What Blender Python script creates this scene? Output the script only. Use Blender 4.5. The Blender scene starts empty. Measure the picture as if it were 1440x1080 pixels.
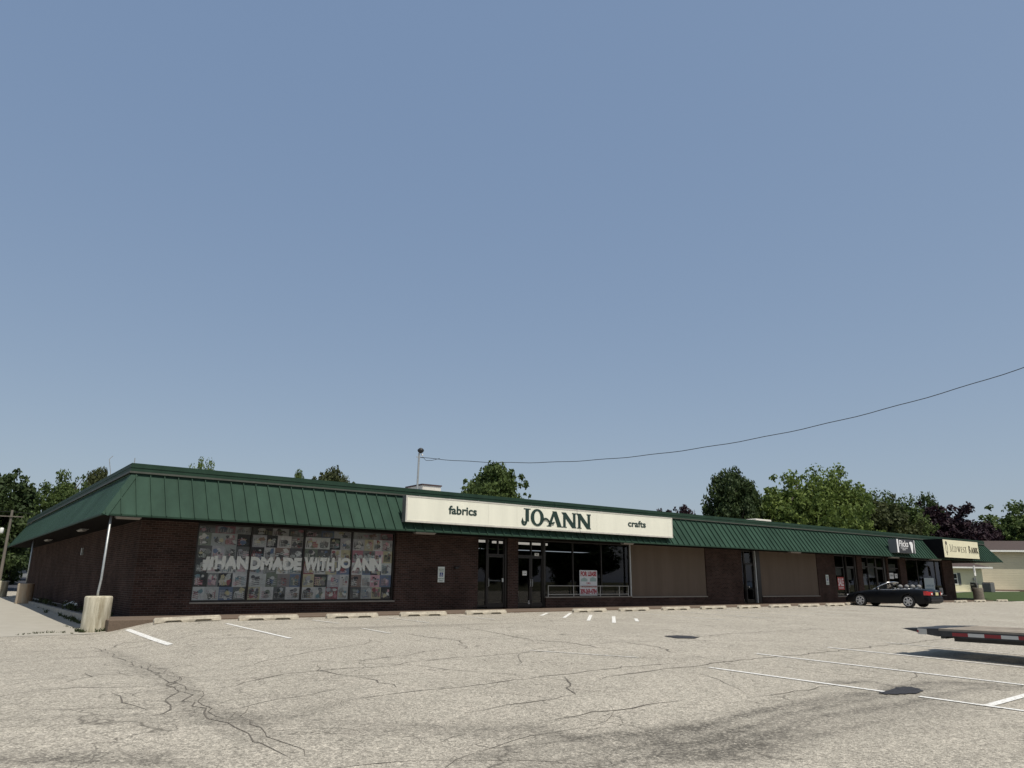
import bpy, bmesh, math, random
from mathutils import Vector, Matrix
import numpy as np
R=math.radians
sc=bpy.context.scene
# ---------------------------------------------------------------- camera
cam=bpy.data.cameras.new('camera'); camo=bpy.data.objects.new('camera',cam)
sc.collection.objects.link(camo)
fw=Vector((0.58777627,0.76679836,0.25795219)); rt=Vector((0.79231829,-0.61005452,0.00807482)); up=Vector((-0.16355666,-0.19963405,0.96612394))
M=Matrix(((rt.x,up.x,-fw.x,-5.1199),(rt.y,up.y,-fw.y,-25.7393),(rt.z,up.z,-fw.z,1.1001),(0,0,0,1)))
camo.matrix_world=M
cam.sensor_width=36; cam.lens=1036.6*36/1440; cam.clip_end=5000; cam.clip_start=.1
sc.camera=camo
sc.render.resolution_x=1024; sc.render.resolution_y=768
# ---------------------------------------------------------------- sky, sun, exposure
SUN=Vector((.0,-.44,.898)).normalized()
w=bpy.data.worlds.new("World"); sc.world=w; w.use_nodes=True
nt=w.node_tree; nt.nodes.clear()
out=nt.nodes.new('ShaderNodeOutputWorld'); bg=nt.nodes.new('ShaderNodeBackground')
sky=nt.nodes.new('ShaderNodeTexSky'); sky.sky_type='NISHITA'; sky.sun_disc=False
sky.sun_elevation=math.asin(SUN.z); sky.sun_rotation=math.atan2(SUN.x,SUN.y)
sky.air_density=1.0; sky.dust_density=1.5; sky.ozone_density=1.5; sky.altitude=200
hs=nt.nodes.new('ShaderNodeHueSaturation'); hs.inputs['Saturation'].default_value=0.8; hs.inputs['Value'].default_value=1
hz=nt.nodes.new('ShaderNodeVectorMath'); hz.operation='MULTIPLY_ADD'   # summer haze: pale veil over the clear-sky colour
hz.inputs[1].default_value=(.78,.65,.42); hz.inputs[2].default_value=(1.05,1.88,3.6)
nt.links.new(sky.outputs[0],hs.inputs['Color']); nt.links.new(hs.outputs[0],hz.inputs[0]); nt.links.new(hz.outputs[0],bg.inputs[0]); nt.links.new(bg.outputs[0],out.inputs[0])
bg.inputs[1].default_value=0.09
sl=bpy.data.lights.new('sun','SUN'); sl.energy=4.0; sl.angle=R(.6); sl.color=(1,.94,.84)
so=bpy.data.objects.new('sun',sl); sc.collection.objects.link(so); so.rotation_euler=SUN.to_track_quat('Z','Y').to_euler()
sc.view_settings.view_transform='Standard'; sc.view_settings.look='None'; sc.view_settings.exposure=0.0; sc.view_settings.gamma=1
# ---------------------------------------------------------------- helpers
random.seed(7); rnd=random.Random(11)
COL=sc.collection
def sm(t):
    t=min(1,max(0,t)); return t*t*(3-2*t)
def g(u,n):   # height of the paved ground: falls gently towards the street and down a dip by the left corner
    z=-0.05+0.018*min(0,max(n,-34))
    f=1-sm((-n-5)/12.) if n<0 else (1-.6*sm(n/20.))*(1 if n<20 else 1-.6*sm((n-20)/12))
    z-=.30*sm((.6-u)/2.0)*f
    z-=.10*sm((u-58)/8)*(1-sm((n+2)/2))
    if n>-2.4: z+=.45*sm((u-61)/12)*sm((n+2.4)/1.5)
    if n>44: z+=1.15*sm((n-44)/42)*sm((40-u)/20)
    return z
def link(o): COL.objects.link(o); return o
def tag(o,label=None,cat=None,group=None,kind=None):
    if label: o['label']=label
    if cat: o['category']=cat
    if group: o['group']=group
    if kind: o['kind']=kind
    return o
def thing(name,loc,label,cat,group=None,rz=0):
    o=bpy.data.objects.new(name,None); link(o); o.location=loc; o.rotation_euler=(0,0,rz); o.empty_display_size=.2
    return tag(o,label,cat,group)
class MB:
    def __init__(s): s.v=[]; s.f=[]; s.c=[]; s.m=[]; s.mi=0; s.col=(1,1,1)
    def add(s,vs,fs):
        b=len(s.v); s.v+= [tuple(v) for v in vs]
        for f in fs: s.f.append([b+i for i in f]); s.m.append(s.mi); s.c.append(s.col)
        return s
    def box(s,x0,x1,y0,y1,z0,z1):
        vs=[(x,y,z) for x in (x0,x1) for y in (y0,y1) for z in (z0,z1)]
        return s.add(vs,[(0,1,3,2),(4,6,7,5),(0,4,5,1),(2,3,7,6),(0,2,6,4),(1,5,7,3)])
    def prism(s,poly,axis,a,b):
        n=len(poly)
        def P(p,t): return {'x':(t,p[0],p[1]),'y':(p[0],t,p[1]),'z':(p[0],p[1],t)}[axis]
        vs=[P(p,a) for p in poly]+[P(p,b) for p in poly]
        return s.add(vs,[list(range(n))[::-1],list(range(n,2*n))]+[(i,(i+1)%n,n+(i+1)%n,n+i) for i in range(n)])
    def tube(s,pts,r,k=8,cap=True):
        pts=[Vector(p) for p in pts]; rr=r if isinstance(r,(list,tuple)) else [r]*len(pts); vs=[];
        for i,p in enumerate(pts):
            d=(pts[min(i+1,len(pts)-1)]-pts[max(i-1,0)]).normalized()
            a=d.orthogonal().normalized() if i==0 else (a-d*a.dot(d)).normalized()
            b=d.cross(a)
            vs+=[p+(a*math.cos(2*math.pi*j/k)+b*math.sin(2*math.pi*j/k))*rr[i] for j in range(k)]
        fs=[(i*k+j,i*k+(j+1)%k,(i+1)*k+(j+1)%k,(i+1)*k+j) for i in range(len(pts)-1) for j in range(k)]
        if cap: fs+=[list(range(k))[::-1],[(len(pts)-1)*k+j for j in range(k)]]
        return s.add(vs,fs)
    def lathe(s,c,prof,k=24,axis='z',cap=True):
        vs=[]
        for r,z in prof:
            for j in range(k):
                a=2*math.pi*j/k; p=(r*math.cos(a),r*math.sin(a),z)
                if axis=='x': p=(p[2],p[0],p[1])
                if axis=='y': p=(p[0],p[2],p[1])
                vs.append((c[0]+p[0],c[1]+p[1],c[2]+p[2]))
        n=len(prof); fs=[(i*k+j,i*k+(j+1)%k,(i+1)*k+(j+1)%k,(i+1)*k+j) for i in range(n-1) for j in range(k)]
        if cap: fs+=[list(range(k))[::-1],[(n-1)*k+j for j in range(k)]]
        return s.add(vs,fs)
    def build(s,name,mats,parent=None,smooth=False,bevel=0,sub=0):
        me=bpy.data.meshes.new(name); off=Vector((0,0,0))
        if parent is not None:
            p=parent; off=Vector((0,0,0))
            while p is not None: off+=Vector(p.location); p=p.parent
        me.from_pydata([tuple(Vector(v)-off) for v in s.v],[],s.f)
        if not isinstance(mats,(list,tuple)): mats=[mats]
        for m in mats: me.materials.append(m)
        for p,mi in zip(me.polygons,s.m): p.material_index=mi; p.use_smooth=smooth
        if any(c!=(1,1,1) for c in s.c):
            at=me.color_attributes.new('Col','FLOAT_COLOR','CORNER'); k=0
            for p,c in zip(me.polygons,s.c):
                for _ in p.vertices: at.data[k].color=(c[0],c[1],c[2],1); k+=1
        me.validate(); 
        bm=bmesh.new(); bm.from_mesh(me)
        if s.recalc: bmesh.ops.recalc_face_normals(bm,faces=bm.faces)
        bm.to_mesh(me); bm.free()
        o=bpy.data.objects.new(name,me); link(o)
        if parent is not None: o.parent=parent
        if bevel: b=o.modifiers.new('bevel','BEVEL'); b.width=bevel; b.segments=2; b.limit_method='ANGLE'
        if sub: b=o.modifiers.new('sub','SUBSURF'); b.levels=sub; b.render_levels=sub
        return o
    recalc=True
# ---------------------------------------------------------------- materials
def mat(name,col,rough=.6,metal=0,var=0,scale=3,bump=0,bscale=20,col2=None,spec=.5,attr=None,coat=0,streak=False,det=5):
    m=bpy.data.materials.new(name); m.use_nodes=True; t=m.node_tree; N=t.nodes; L=t.links
    b=N['Principled BSDF']; b.inputs['Base Color'].default_value=(*col,1); b.inputs['Roughness'].default_value=rough
    b.inputs['Metallic'].default_value=metal; b.inputs['Specular IOR Level'].default_value=spec
    if coat: b.inputs['Coat Weight'].default_value=coat; b.inputs['Coat Roughness'].default_value=.05
    tc=N.new('ShaderNodeTexCoord'); src=None
    if attr:
        a=N.new('ShaderNodeAttribute'); a.attribute_name=attr; src=a.outputs['Color']
    if var or col2:
        mp=N.new('ShaderNodeMapping'); L.new(tc.outputs['Object'],mp.inputs[0])
        if streak: mp.inputs['Scale'].default_value=(1,1,.12)
        n=N.new('ShaderNodeTexNoise'); n.inputs['Scale'].default_value=scale; n.inputs['Detail'].default_value=det; n.inputs['Roughness'].default_value=.65
        L.new(mp.outputs[0],n.inputs['Vector'])
        r=N.new('ShaderNodeMapRange'); r.inputs[1].default_value=.3; r.inputs[2].default_value=.7; L.new(n.outputs[0],r.inputs[0])
        x=N.new('ShaderNodeMix'); x.data_type='RGBA'
        c2=col2 if col2 else tuple(c*(1-var) for c in col)
        c1=col if col2 else tuple(min(1,c*(1+var)) for c in col)
        x.inputs[6].default_value=(*c1,1); x.inputs[7].default_value=(*c2,1); L.new(r.outputs[0],x.inputs[0])
        if src:
            q=N.new('ShaderNodeMix'); q.data_type='RGBA'; q.blend_type='MULTIPLY'; q.inputs[0].default_value=1
            L.new(x.outputs[2],q.inputs[6]); L.new(src,q.inputs[7]); src=q.outputs[2]
        else: src=x.outputs[2]
    if src: L.new(src,b.inputs['Base Color'])
    if bump:
        n2=N.new('ShaderNodeTexNoise'); n2.inputs['Scale'].default_value=bscale; n2.inputs['Detail'].default_value=4; L.new(tc.outputs['Object'],n2.inputs['Vector'])
        bp=N.new('ShaderNodeBump'); bp.inputs['Strength'].default_value=bump; bp.inputs['Distance'].default_value=.02; L.new(n2.outputs[0],bp.inputs['Height']); L.new(bp.outputs[0],b.inputs['Normal'])
    return m
def brick(name,c1,c2,mortar,flip=False):
    m=mat(name,c1,rough=.95,spec=.03); t=m.node_tree; N=t.nodes; L=t.links; b=N['Principled BSDF']
    tc=N.new('ShaderNodeTexCoord'); s=N.new('ShaderNodeSeparateXYZ'); L.new(tc.outputs['Object'],s.inputs[0])
    a=N.new('ShaderNodeMath'); L.new(s.outputs[0],a.inputs[0]); L.new(s.outputs[1],a.inputs[1])
    c=N.new('ShaderNodeCombineXYZ'); L.new(a.outputs[0],c.inputs[0]); L.new(s.outputs[2],c.inputs[1])
    k=N.new('ShaderNodeTexBrick'); k.inputs['Scale'].default_value=1; k.inputs['Brick Width'].default_value=.203; k.inputs['Row Height'].default_value=.0677
    k.inputs['Mortar Size'].default_value=.007; k.inputs['Mortar Smooth'].default_value=.2; k.inputs['Bias'].default_value=-.1
    k.inputs['Color1'].default_value=(*c1,1); k.inputs['Color2'].default_value=(*c2,1); k.inputs['Mortar'].default_value=(*mortar,1)
    L.new(c.outputs[0],k.inputs['Vector'])
    n=N.new('ShaderNodeTexNoise'); n.inputs['Scale'].default_value=.9; n.inputs['Detail'].default_value=6; L.new(tc.outputs['Object'],n.inputs['Vector'])
    r=N.new('ShaderNodeMapRange'); r.inputs[1].default_value=.3; r.inputs[2].default_value=.7; r.inputs[3].default_value=.7; r.inputs[4].default_value=1.25; L.new(n.outputs[0],r.inputs[0])
    x=N.new('ShaderNodeMix'); x.data_type='RGBA'; x.blend_type='MULTIPLY'; x.inputs[0].default_value=1; L.new(k.outputs[0],x.inputs[6]); L.new(r.outputs[0],x.inputs[7]); L.new(x.outputs[2],b.inputs['Base Color'])
    bp=N.new('ShaderNodeBump'); bp.inputs['Strength'].default_value=.6; bp.inputs['Distance'].default_value=.008; bp.invert=True; L.new(k.outputs[1],bp.inputs['Height']); L.new(bp.outputs[0],b.inputs['Normal'])
    return m
def glass(name,tint=.55,refl=.9,tc=(1,1,1)):
    m=bpy.data.materials.new(name); m.use_nodes=True; t=m.node_tree; N=t.nodes; L=t.links; N.clear()
    o=N.new('ShaderNodeOutputMaterial'); x=N.new('ShaderNodeMixShader'); tr=N.new('ShaderNodeBsdfTransparent'); gl=N.new('ShaderNodeBsdfGlossy'); fr=N.new('ShaderNodeFresnel')
    tr.inputs[0].default_value=(tint*tc[0],tint*tc[1],tint*tc[2],1); gl.inputs['Roughness'].default_value=.015; gl.inputs[0].default_value=(refl,refl,refl,1); fr.inputs[0].default_value=1.5
    L.new(fr.outputs[0],x.inputs[0]); L.new(tr.outputs[0],x.inputs[1]); L.new(gl.outputs[0],x.inputs[2]); L.new(x.outputs[0],o.inputs[0]); return m
def emit(name,col,s):
    m=mat(name,col); b=m.node_tree.nodes['Principled BSDF']; b.inputs['Emission Color'].default_value=(*col,1); b.inputs['Emission Strength'].default_value=s; return m
M_brick=brick('brick',(.063,.037,.031),(.032,.021,.018),(.098,.080,.070))
M_stucco=mat('stucco',(.142,.110,.085),spec=.05,rough=.95,var=.13,scale=1.2,bump=.3,bscale=60,streak=True)
M_green=mat('green_metal',(.031,.062,.044),rough=.6,var=.22,scale=1.1,spec=.06,streak=True)
M_green2=mat('green_trim',(.024,.050,.034),rough=.55,spec=.12,var=.15,scale=2,streak=True)
M_drip=mat('drip_edge',(.060,.066,.052),rough=.6,var=.2,scale=4)
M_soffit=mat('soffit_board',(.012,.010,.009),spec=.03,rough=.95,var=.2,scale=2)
M_roof=mat('roof_membrane',(.30,.29,.27),rough=.9,var=.15,scale=1)
M_frame=mat('dark_bronze',(.022,.018,.016),rough=.35,metal=.3)
M_glass=glass('shop_glass',.6); M_glass2=glass('graphic_glass',.93,.5)
M_sill=mat('limestone_sill',(.26,.235,.20),rough=.85,var=.15,scale=6,bump=.2)
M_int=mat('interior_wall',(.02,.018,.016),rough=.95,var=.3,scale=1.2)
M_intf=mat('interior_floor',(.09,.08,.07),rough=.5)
M_conc=mat('weathered_concrete',(.68,.64,.51),rough=.92,col2=(.25,.21,.13),scale=9,bump=.8,bscale=45,streak=True)
M_stop=mat('cast_concrete',(.46,.415,.33),rough=.92,var=.3,scale=7,bump=.6,bscale=60)
M_kerb=mat('kerb_concrete',(.30,.28,.24),rough=.92,var=.2,scale=5,bump=.4)
M_walk=mat('exposed_aggregate',(.17,.125,.09),rough=.95,col2=(.11,.08,.058),scale=38,bump=.5,bscale=70,det=8)
M_soil=mat('soil',(.05,.04,.03),rough=1,var=.4,scale=12,bump=1,bscale=20)
M_grey=mat('galvanised_steel',(.42,.43,.42),rough=.45,metal=.6,var=.15,scale=10)
M_white=mat('white_paint',(.74,.74,.7),rough=.6,var=.06,scale=6)
M_black=mat('black_plastic',(.015,.015,.015),rough=.5)
M_rubber=mat('rubber',(.018,.018,.018),rough=.85)
M_lens=mat('light_diffuser',(.26,.24,.22),rough=.5)
M_tube=emit('lit_tube',(1,.95,.85),.55)
CR=[(0.07,[(-1.78,-6.67),(-1.82,-8.67),(-1.87,-10.23),(-1.91,-11.85),(-2.07,-13.44),(-2.22,-14.62),(-2.29,-15.46),(-2.41,-16.12),(-2.46,-16.87),(-2.36,-17.3),(-2.35,-17.92),(-2.39,-18.37),(-2.38,-18.76),(-2.37,-19.07)]),(0.025,[(-4.14,-13.98),(-3.92,-13.79),(-3.58,-13.61),(-3.22,-13.58),(-2.78,-13.91),(-2.24,-14.16)]),(0.02,[(-3.53,-13.08),(-3.18,-12.64),(-2.84,-12.24),(-2.79,-11.37)]),(0.04,[(-2.97,-14.49),(-2.97,-15.11),(-2.95,-15.66),(-2.89,-16.09)]),(0.03,[(-1.91,-11.85),(-1.62,-11.57),(-1.27,-11.06),(-1.17,-11.59)]),(0.03,[(-1.86,-5.64),(-1.78,-6.67),(-1.06,-5.04),(-0.38,-6.22)]),(0.03,[(-2.14,-16.57),(-1.67,-16.3),(-1.14,-16.11),(-0.38,-15.78)]),(0.03,[(-1.41,-14.61),(-0.92,-14.19),(-0.44,-13.87),(0.1,-13.96),(0.47,-13.97),(1.27,-14.07),(1.7,-13.8),(2.77,-13.58),(3.81,-13.56),(4.82,-13.47),(5.85,-13.39),(6.81,-13.33)]),(0.03,[(0.06,-13.4),(0.41,-13.16),(0.07,-13.94),(0.15,-14.39),(0.18,-14.59),(0.28,-14.87),(0.38,-15.36),(0.3,-16.09)]),(0.03,[(-0.85,-16.81),(-0.34,-16.61),(0.24,-16.52),(0.83,-16.52),(1.6,-16.46),(2.18,-16.33),(2.86,-16.25),(3.29,-16.27),(4.1,-16.14),(5.04,-16.12),(6.29,-16.14)]),(0.025,[(1.23,-16.87),(2.0,-16.34)]),(0.05,[(3.07,-16.46),(2.5,-17.24),(2.07,-17.83)]),(0.025,[(0.82,-13.21),(1.59,-13.04),(2.54,-12.67),(3.7,-12.05)]),(0.03,[(0.05,-18.16),(0.48,-18.07),(1.1,-17.98),(1.58,-17.96),(2.05,-17.81)]),(0.035,[(0.71,-18.97),(1.08,-18.96),(1.67,-18.94),(2.27,-18.88),(2.97,-18.9)]),(0.045,[(3.3,-17.02),(3.67,-16.8),(4.5,-16.73),(5.73,-16.61),(6.94,-16.49),(8.88,-16.43),(10.63,-16.44),(12.31,-16.35),(14.08,-16.31),(17.25,-16.07)]),(0.04,[(7.18,-7.35),(6.93,-9.39),(6.53,-11.37),(6.92,-12.2),(6.81,-13.77)]),(0.03,[(4.63,-8.36),(4.7,-9.85),(4.88,-10.59),(4.01,-12.46)]),(0.025,[(9.35,-6.73),(11.67,-6.28),(13.14,-5.83)]),(0.04,[(8.12,-12.46),(8.21,-13.44),(8.09,-13.97),(7.48,-14.83),(7.49,-15.14)]),(0.07,[(10.93,-12.74),(12.97,-12.26),(15.14,-12.34),(18.31,-12.32)]),(0.03,[(7.42,-15.2),(7.18,-16.2),(7.25,-16.53)]),(0.04,[(17.71,-10.66),(18.96,-10.58),(19.42,-11.7)]),(0.02,[(3.89,-19.23),(4.53,-19.27),(5.53,-19.25),(6.42,-19.23),(6.99,-19.27)]),(0.02,[(7.27,-17.34),(7.46,-17.92),(7.46,-18.71),(7.42,-19.51)]),(0.02,[(-3.58,-17.2),(-3.37,-17.15),(-3.14,-16.96),(-2.95,-17.21)]),(0.03,[(-2.22,-14.62),(-2.53,-15.42),(-2.59,-15.9),(-2.79,-16.42),(-2.93,-16.49)]),(0.02,[(-1.04,-19.29),(-0.74,-19.11),(-0.51,-19.07)]),(0.02,[(1.31,-19.26),(1.2,-19.65),(1.19,-19.93)]),(0.05,[(-2.96,-1.8),(-2.67,-1.55),(-2.29,-1.36),(-1.97,-1.38),(-1.71,-1.99)]),(0.05,[(-1.54,1.17),(-1.46,-0.02),(-1.44,-1.37)]),(0.03,[(27.83,-9.71),(32.1,-9.8),(36.3,-11.62)]),(0.03,[(16.01,-16.01),(16.51,-16.68),(17.83,-17.81)]),(0.03,[(23.4,-8.44),(25.87,-8.68),(29.17,-8.43)]),(0.025,[(0.1,-14.75),(0.79,-14.97),(1.35,-15.1)])]
ST=[(0.9,0.5,[(0.74,-20.76),(1.74,-20.55),(3.31,-20.23),(4.76,-20.17),(6.21,-20.26),(7.88,-20.21),(8.6,-20.9)]),(0.9,0.6,[(-0.83,-20.44),(-0.24,-20.39),(0.32,-20.43),(0.97,-20.56),(0.85,-20.66),(1.64,-20.62)]),(0.35,0.35,[(-4.27,-16.09),(-3.46,-16.39),(-2.62,-16.84),(-1.82,-17.49),(-1.42,-18.03),(-0.85,-18.52),(-0.36,-19.1),(0.34,-19.4)]),(0.3,0.3,[(-4.37,-17.64),(-3.71,-17.99),(-3.21,-18.33)]),(0.3,0.35,[(-4.39,-17.95),(-3.75,-18.28),(-3.13,-18.81)]),(0.5,0.3,[(-0.31,-18.86),(0.19,-19.03),(0.25,-19.86),(1.7,-19.96)]),(0.3,0.25,[(-2.38,-16.84),(-1.73,-17.24),(-0.82,-16.73)]),(0.35,0.45,[(-1.78,-6.67),(-1.87,-10.23),(-2.07,-13.44),(-2.39,-15.94),(-2.36,-17.3),(-2.39,-18.37)]),(0.6,0.25,[(1.37,-20.82),(2.61,-20.82),(4.54,-20.9),(6.31,-20.99)]),(0.4,0.3,[(6.24,-18.99),(6.92,-19.23),(6.76,-19.83)]),(0.5,0.25,[(3.8,-6.8),(6.15,-6.44),(9.35,-6.73)]),(0.4,0.3,[(2.91,-6.41),(3.96,-6.44),(5.32,-6.57),(7.43,-6.97)])]
# ---------------------------------------------------------------- ground
def pave_mat():
    m=bpy.data.materials.new('chip_seal_asphalt'); m.use_nodes=True; t=m.node_tree; N=t.nodes; L=t.links; b=N['Principled BSDF']; b.inputs['Roughness'].default_value=.93; b.inputs['Specular IOR Level'].default_value=.15
    tc=N.new('ShaderNodeTexCoord'); O=tc.outputs['Object']
    def noise(s,d=4,r=.6,vec=O,dist=0):
        n=N.new('ShaderNodeTexNoise'); n.inputs['Scale'].default_value=s; n.inputs['Detail'].default_value=d; n.inputs['Roughness'].default_value=r; n.inputs['Distortion'].default_value=dist; L.new(vec,n.inputs['Vector']); return n.outputs[0]
    def rng(i,a,b_,c,d):
        r=N.new('ShaderNodeMapRange'); r.inputs[1].default_value=a; r.inputs[2].default_value=b_; r.inputs[3].default_value=c; r.inputs[4].default_value=d; L.new(i,r.inputs[0]); return r.outputs[0]
    def mth(op,a,b_):
        x=N.new('ShaderNodeMath'); x.operation=op
        for i,v in ((0,a),(1,b_)):
            if isinstance(v,(int,float)): x.inputs[i].default_value=v
            else: L.new(v,x.inputs[i])
        return x.outputs[0]
    def mix(f,a,c,mode='MIX'):
        x=N.new('ShaderNodeMix'); x.data_type='RGBA'; x.blend_type=mode
        if isinstance(f,(int,float)): x.inputs[0].default_value=f
        else: L.new(f,x.inputs[0])
        for i,v in ((6,a),(7,c)):
            if isinstance(v,tuple): x.inputs[i].default_value=(*v,1)
            else: L.new(v,x.inputs[i])
        return x.outputs[2]
    c=mix(rng(noise(.35,6,.65),.32,.68,0,1),(.435,.398,.332),(.352,.322,.268))
    c=mix(rng(noise(2.2,7,.7),.3,.75,0,.75),c,(.345,.32,.265))
    # aggregate: light and dark chips
    v=N.new('ShaderNodeTexVoronoi'); v.inputs['Scale'].default_value=95; L.new(O,v.inputs['Vector'])
    sx=N.new('ShaderNodeSeparateColor'); L.new(v.outputs['Color'],sx.inputs[0])
    c=mix(1.0,c,rng(sx.outputs[0],0,1,.62,1.38),'MULTIPLY')
    v4=N.new('ShaderNodeTexVoronoi'); v4.inputs['Scale'].default_value=18; L.new(O,v4.inputs['Vector']); sx4=N.new('ShaderNodeSeparateColor'); L.new(v4.outputs['Color'],sx4.inputs[0])
    c=mix(1.0,c,rng(sx4.outputs[1],0,1,.90,1.10),'MULTIPLY')
    v3=N.new('ShaderNodeTexVoronoi'); v3.inputs['Scale'].default_value=42; L.new(O,v3.inputs['Vector']); sx3=N.new('ShaderNodeSeparateColor'); L.new(v3.outputs['Color'],sx3.inputs[0])
    c=mix(1.0,c,rng(sx3.outputs[1],0,1,.68,1.32),'MULTIPLY')
    # fine crazing in patches
    mp=N.new('ShaderNodeMapping'); L.new(O,mp.inputs[0]); wn=N.new('ShaderNodeTexNoise'); wn.inputs['Scale'].default_value=1.3; wn.inputs['Detail'].default_value=5; L.new(O,wn.inputs['Vector'])
    vm=N.new('ShaderNodeVectorMath'); vm.operation='MULTIPLY_ADD'; vm.inputs[1].default_value=(1.6,1.6,0); L.new(wn.outputs['Color'],vm.inputs[0]); L.new(O,vm.inputs[2])
    def craze(s,wd,lo,hi,amt,col,c,ns):
        v2=N.new('ShaderNodeTexVoronoi'); v2.feature='DISTANCE_TO_EDGE'; v2.inputs['Scale'].default_value=s; L.new(vm.outputs[0],v2.inputs['Vector'])
        ln=rng(v2.outputs['Distance'],0,wd,1,0); pa=rng(noise(ns,4),lo,hi,0,1)
        return mix(mth('MULTIPLY',mth('MULTIPLY',ln,pa),amt),c,col)
    c=craze(.28,.0045,.34,.48,.85,(.11,.10,.083),c,.3); c=craze(.6,.006,.46,.55,.6,(.14,.127,.105),c,.22)
    c=craze(1.5,.012,.50,.60,.65,(.13,.118,.098),c,.45)
    # tyre grime carried by the mesh attribute
    at=N.new('ShaderNodeAttribute'); at.attribute_name='stain'
    gr=mth('MULTIPLY',mth('MULTIPLY',at.outputs['Fac'],rng(noise(3,7,.75),.3,.62,.45,1.2)),rng(sx3.outputs[0],0,1,.35,1.5)); 
    c=mix(mth('MINIMUM',gr,.88),c,(.085,.078,.066))
    L.new(c,b.inputs['Base Color'])
    bp=N.new('ShaderNodeBump'); bp.inputs['Strength'].default_value=.55; bp.inputs['Distance'].default_value=.012; L.new(v.outputs['Distance'],bp.inputs['Height']); L.new(bp.outputs[0],b.inputs['Normal'])
    return m
M_pave=pave_mat()
def sheet(name,us,ns,mt,dz=0,kind='structure',attr=None,zf=None,hole=None):
    zf=zf or g
    me=bpy.data.meshes.new(name); nu=len(us); nn=len(ns)
    vs=[(u,n,zf(u,n)+dz) for n in ns for u in us]
    fs=[(j*nu+i,j*nu+i+1,(j+1)*nu+i+1,(j+1)*nu+i) for j in range(nn-1) for i in range(nu-1) if not(hole and hole((us[i]+us[i+1])/2,(ns[j]+ns[j+1])/2))]
    me.from_pydata(vs,[],fs); me.materials.append(mt)
    for p in me.polygons: p.use_smooth=True
    if attr:
        a=me.attributes.new('stain','FLOAT','POINT'); a.data.foreach_set('value',attr(np.array(vs)).astype(np.float32))
    o=bpy.data.objects.new(name,me); link(o); return tag(o,kind=kind)
def segd(px,py,ax,ay,bx,by):
    dx,dy=bx-ax,by-ay; t=max(0,min(1,((px-ax)*dx+(py-ay)*dy)/(dx*dx+dy*dy+1e-9))); return math.hypot(px-ax-t*dx,py-ay-t*dy)
sr=random.Random(4); ST2=[]; ST[7]=(.3,.28,ST[7][2])
for wd,st,pl in ST:      # each grimy band is a bundle of narrow tyre streaks
    ST2.append((wd,st*.55,pl))
    for _ in range(5 if wd>.5 else 3):
        o=sr.uniform(-wd,wd)*.75; q=[(x+sr.gauss(0,.05),y+o+sr.gauss(0,.05)) for x,y in pl] if abs(pl[0][0]-pl[-1][0])>abs(pl[0][1]-pl[-1][1]) else [(x+o,y) for x,y in pl]
        ST2.append((sr.uniform(.07,.16),st*sr.uniform(.5,1.0),q))
for _ in range(16):
    x0=sr.uniform(-12,12); y0=sr.uniform(-22,-6); a=sr.uniform(-.35,.35); l=sr.uniform(3,9); q=[(x0,y0)]
    for k in range(5): a+=sr.uniform(-.08,.08); q.append((q[-1][0]+l/5*math.cos(a),q[-1][1]+l/5*math.sin(a)))
    ST2.append((sr.uniform(.06,.2),sr.uniform(.10,.22),q)); ST2.append((sr.uniform(.06,.15),sr.uniform(.08,.18),[(x-.2,y+1.5) for x,y in q]))
def stain(V):
    x=V[:,0]; y=V[:,1]; s=np.zeros(len(V))
    for wd,st,pl in ST2:
        d=np.full(len(V),9.)
        for (ax,ay),(bx,by) in zip(pl[:-1],pl[1:]):
            dx,dy=bx-ax,by-ay; t=np.clip(((x-ax)*dx+(y-ay)*dy)/(dx*dx+dy*dy+1e-9),0,1); d=np.minimum(d,np.hypot(x-ax-t*dx,y-ay-t*dy))
        s=np.maximum(s,0)+.85*st*np.maximum(0,1-d/wd)**.8*(1-np.minimum(s,1)*.5)
    return s
def ar(*segs):
    r=[]
    for a,b,s in segs: r+=list(np.arange(a,b,s))
    return [float(v) for v in r]+[float(segs[-1][1])]
sheet('parking_lot',ar((-90,-17,5),(-17,-8,.5),(-8,16,.125),(16,28,.4),(28,90,1.5),(90,150,10)),ar((-90,-26,5),(-26,-12,.11),(-12,2,.2),(2,47,1.5)),M_pave,attr=stain,hole=lambda u,n:(u>1.5 and u<56 and n>2) or (u>60 and n>-2.2))
M_grass=mat('mown_grass',(.032,.060,.010),rough=1,col2=(.048,.07,.016),scale=6,bump=.8,bscale=30,det=8)
M_dry=mat('rough_grass',(.07,.085,.03),rough=1,col2=(.12,.10,.05),scale=3)
sheet('lawn',ar((60,160,2.5),),ar((-2.3,-.9,.2),(-.9,60,3)),M_grass,dz=.035)
sheet('ground',ar((-1500,-100,200),(-100,200,10),(200,1600,200)),ar((-1500,-100,200),(-100,84,8),(84,200,10),(200,1600,200)),M_dry,dz=-.4,zf=lambda u,n: g(u,n)+(.35 if n>84 else 0))
M_road=mat('dark_asphalt',(.055,.058,.068),rough=.95,spec=.1,var=.12,scale=2)
sheet('back_road',ar((-90,40,5),),ar((47,84,2)),M_road,dz=.0)
M_drive=mat('worn_concrete',(.40,.375,.315),rough=.92,col2=(.345,.32,.265),scale=1.6,bump=.3,bscale=90,det=9)
sheet('driveway',ar((-30,-.97,.6)),ar((-2.15,-1,.2),(-1,46,1.2)),M_drive,dz=.006)
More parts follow.
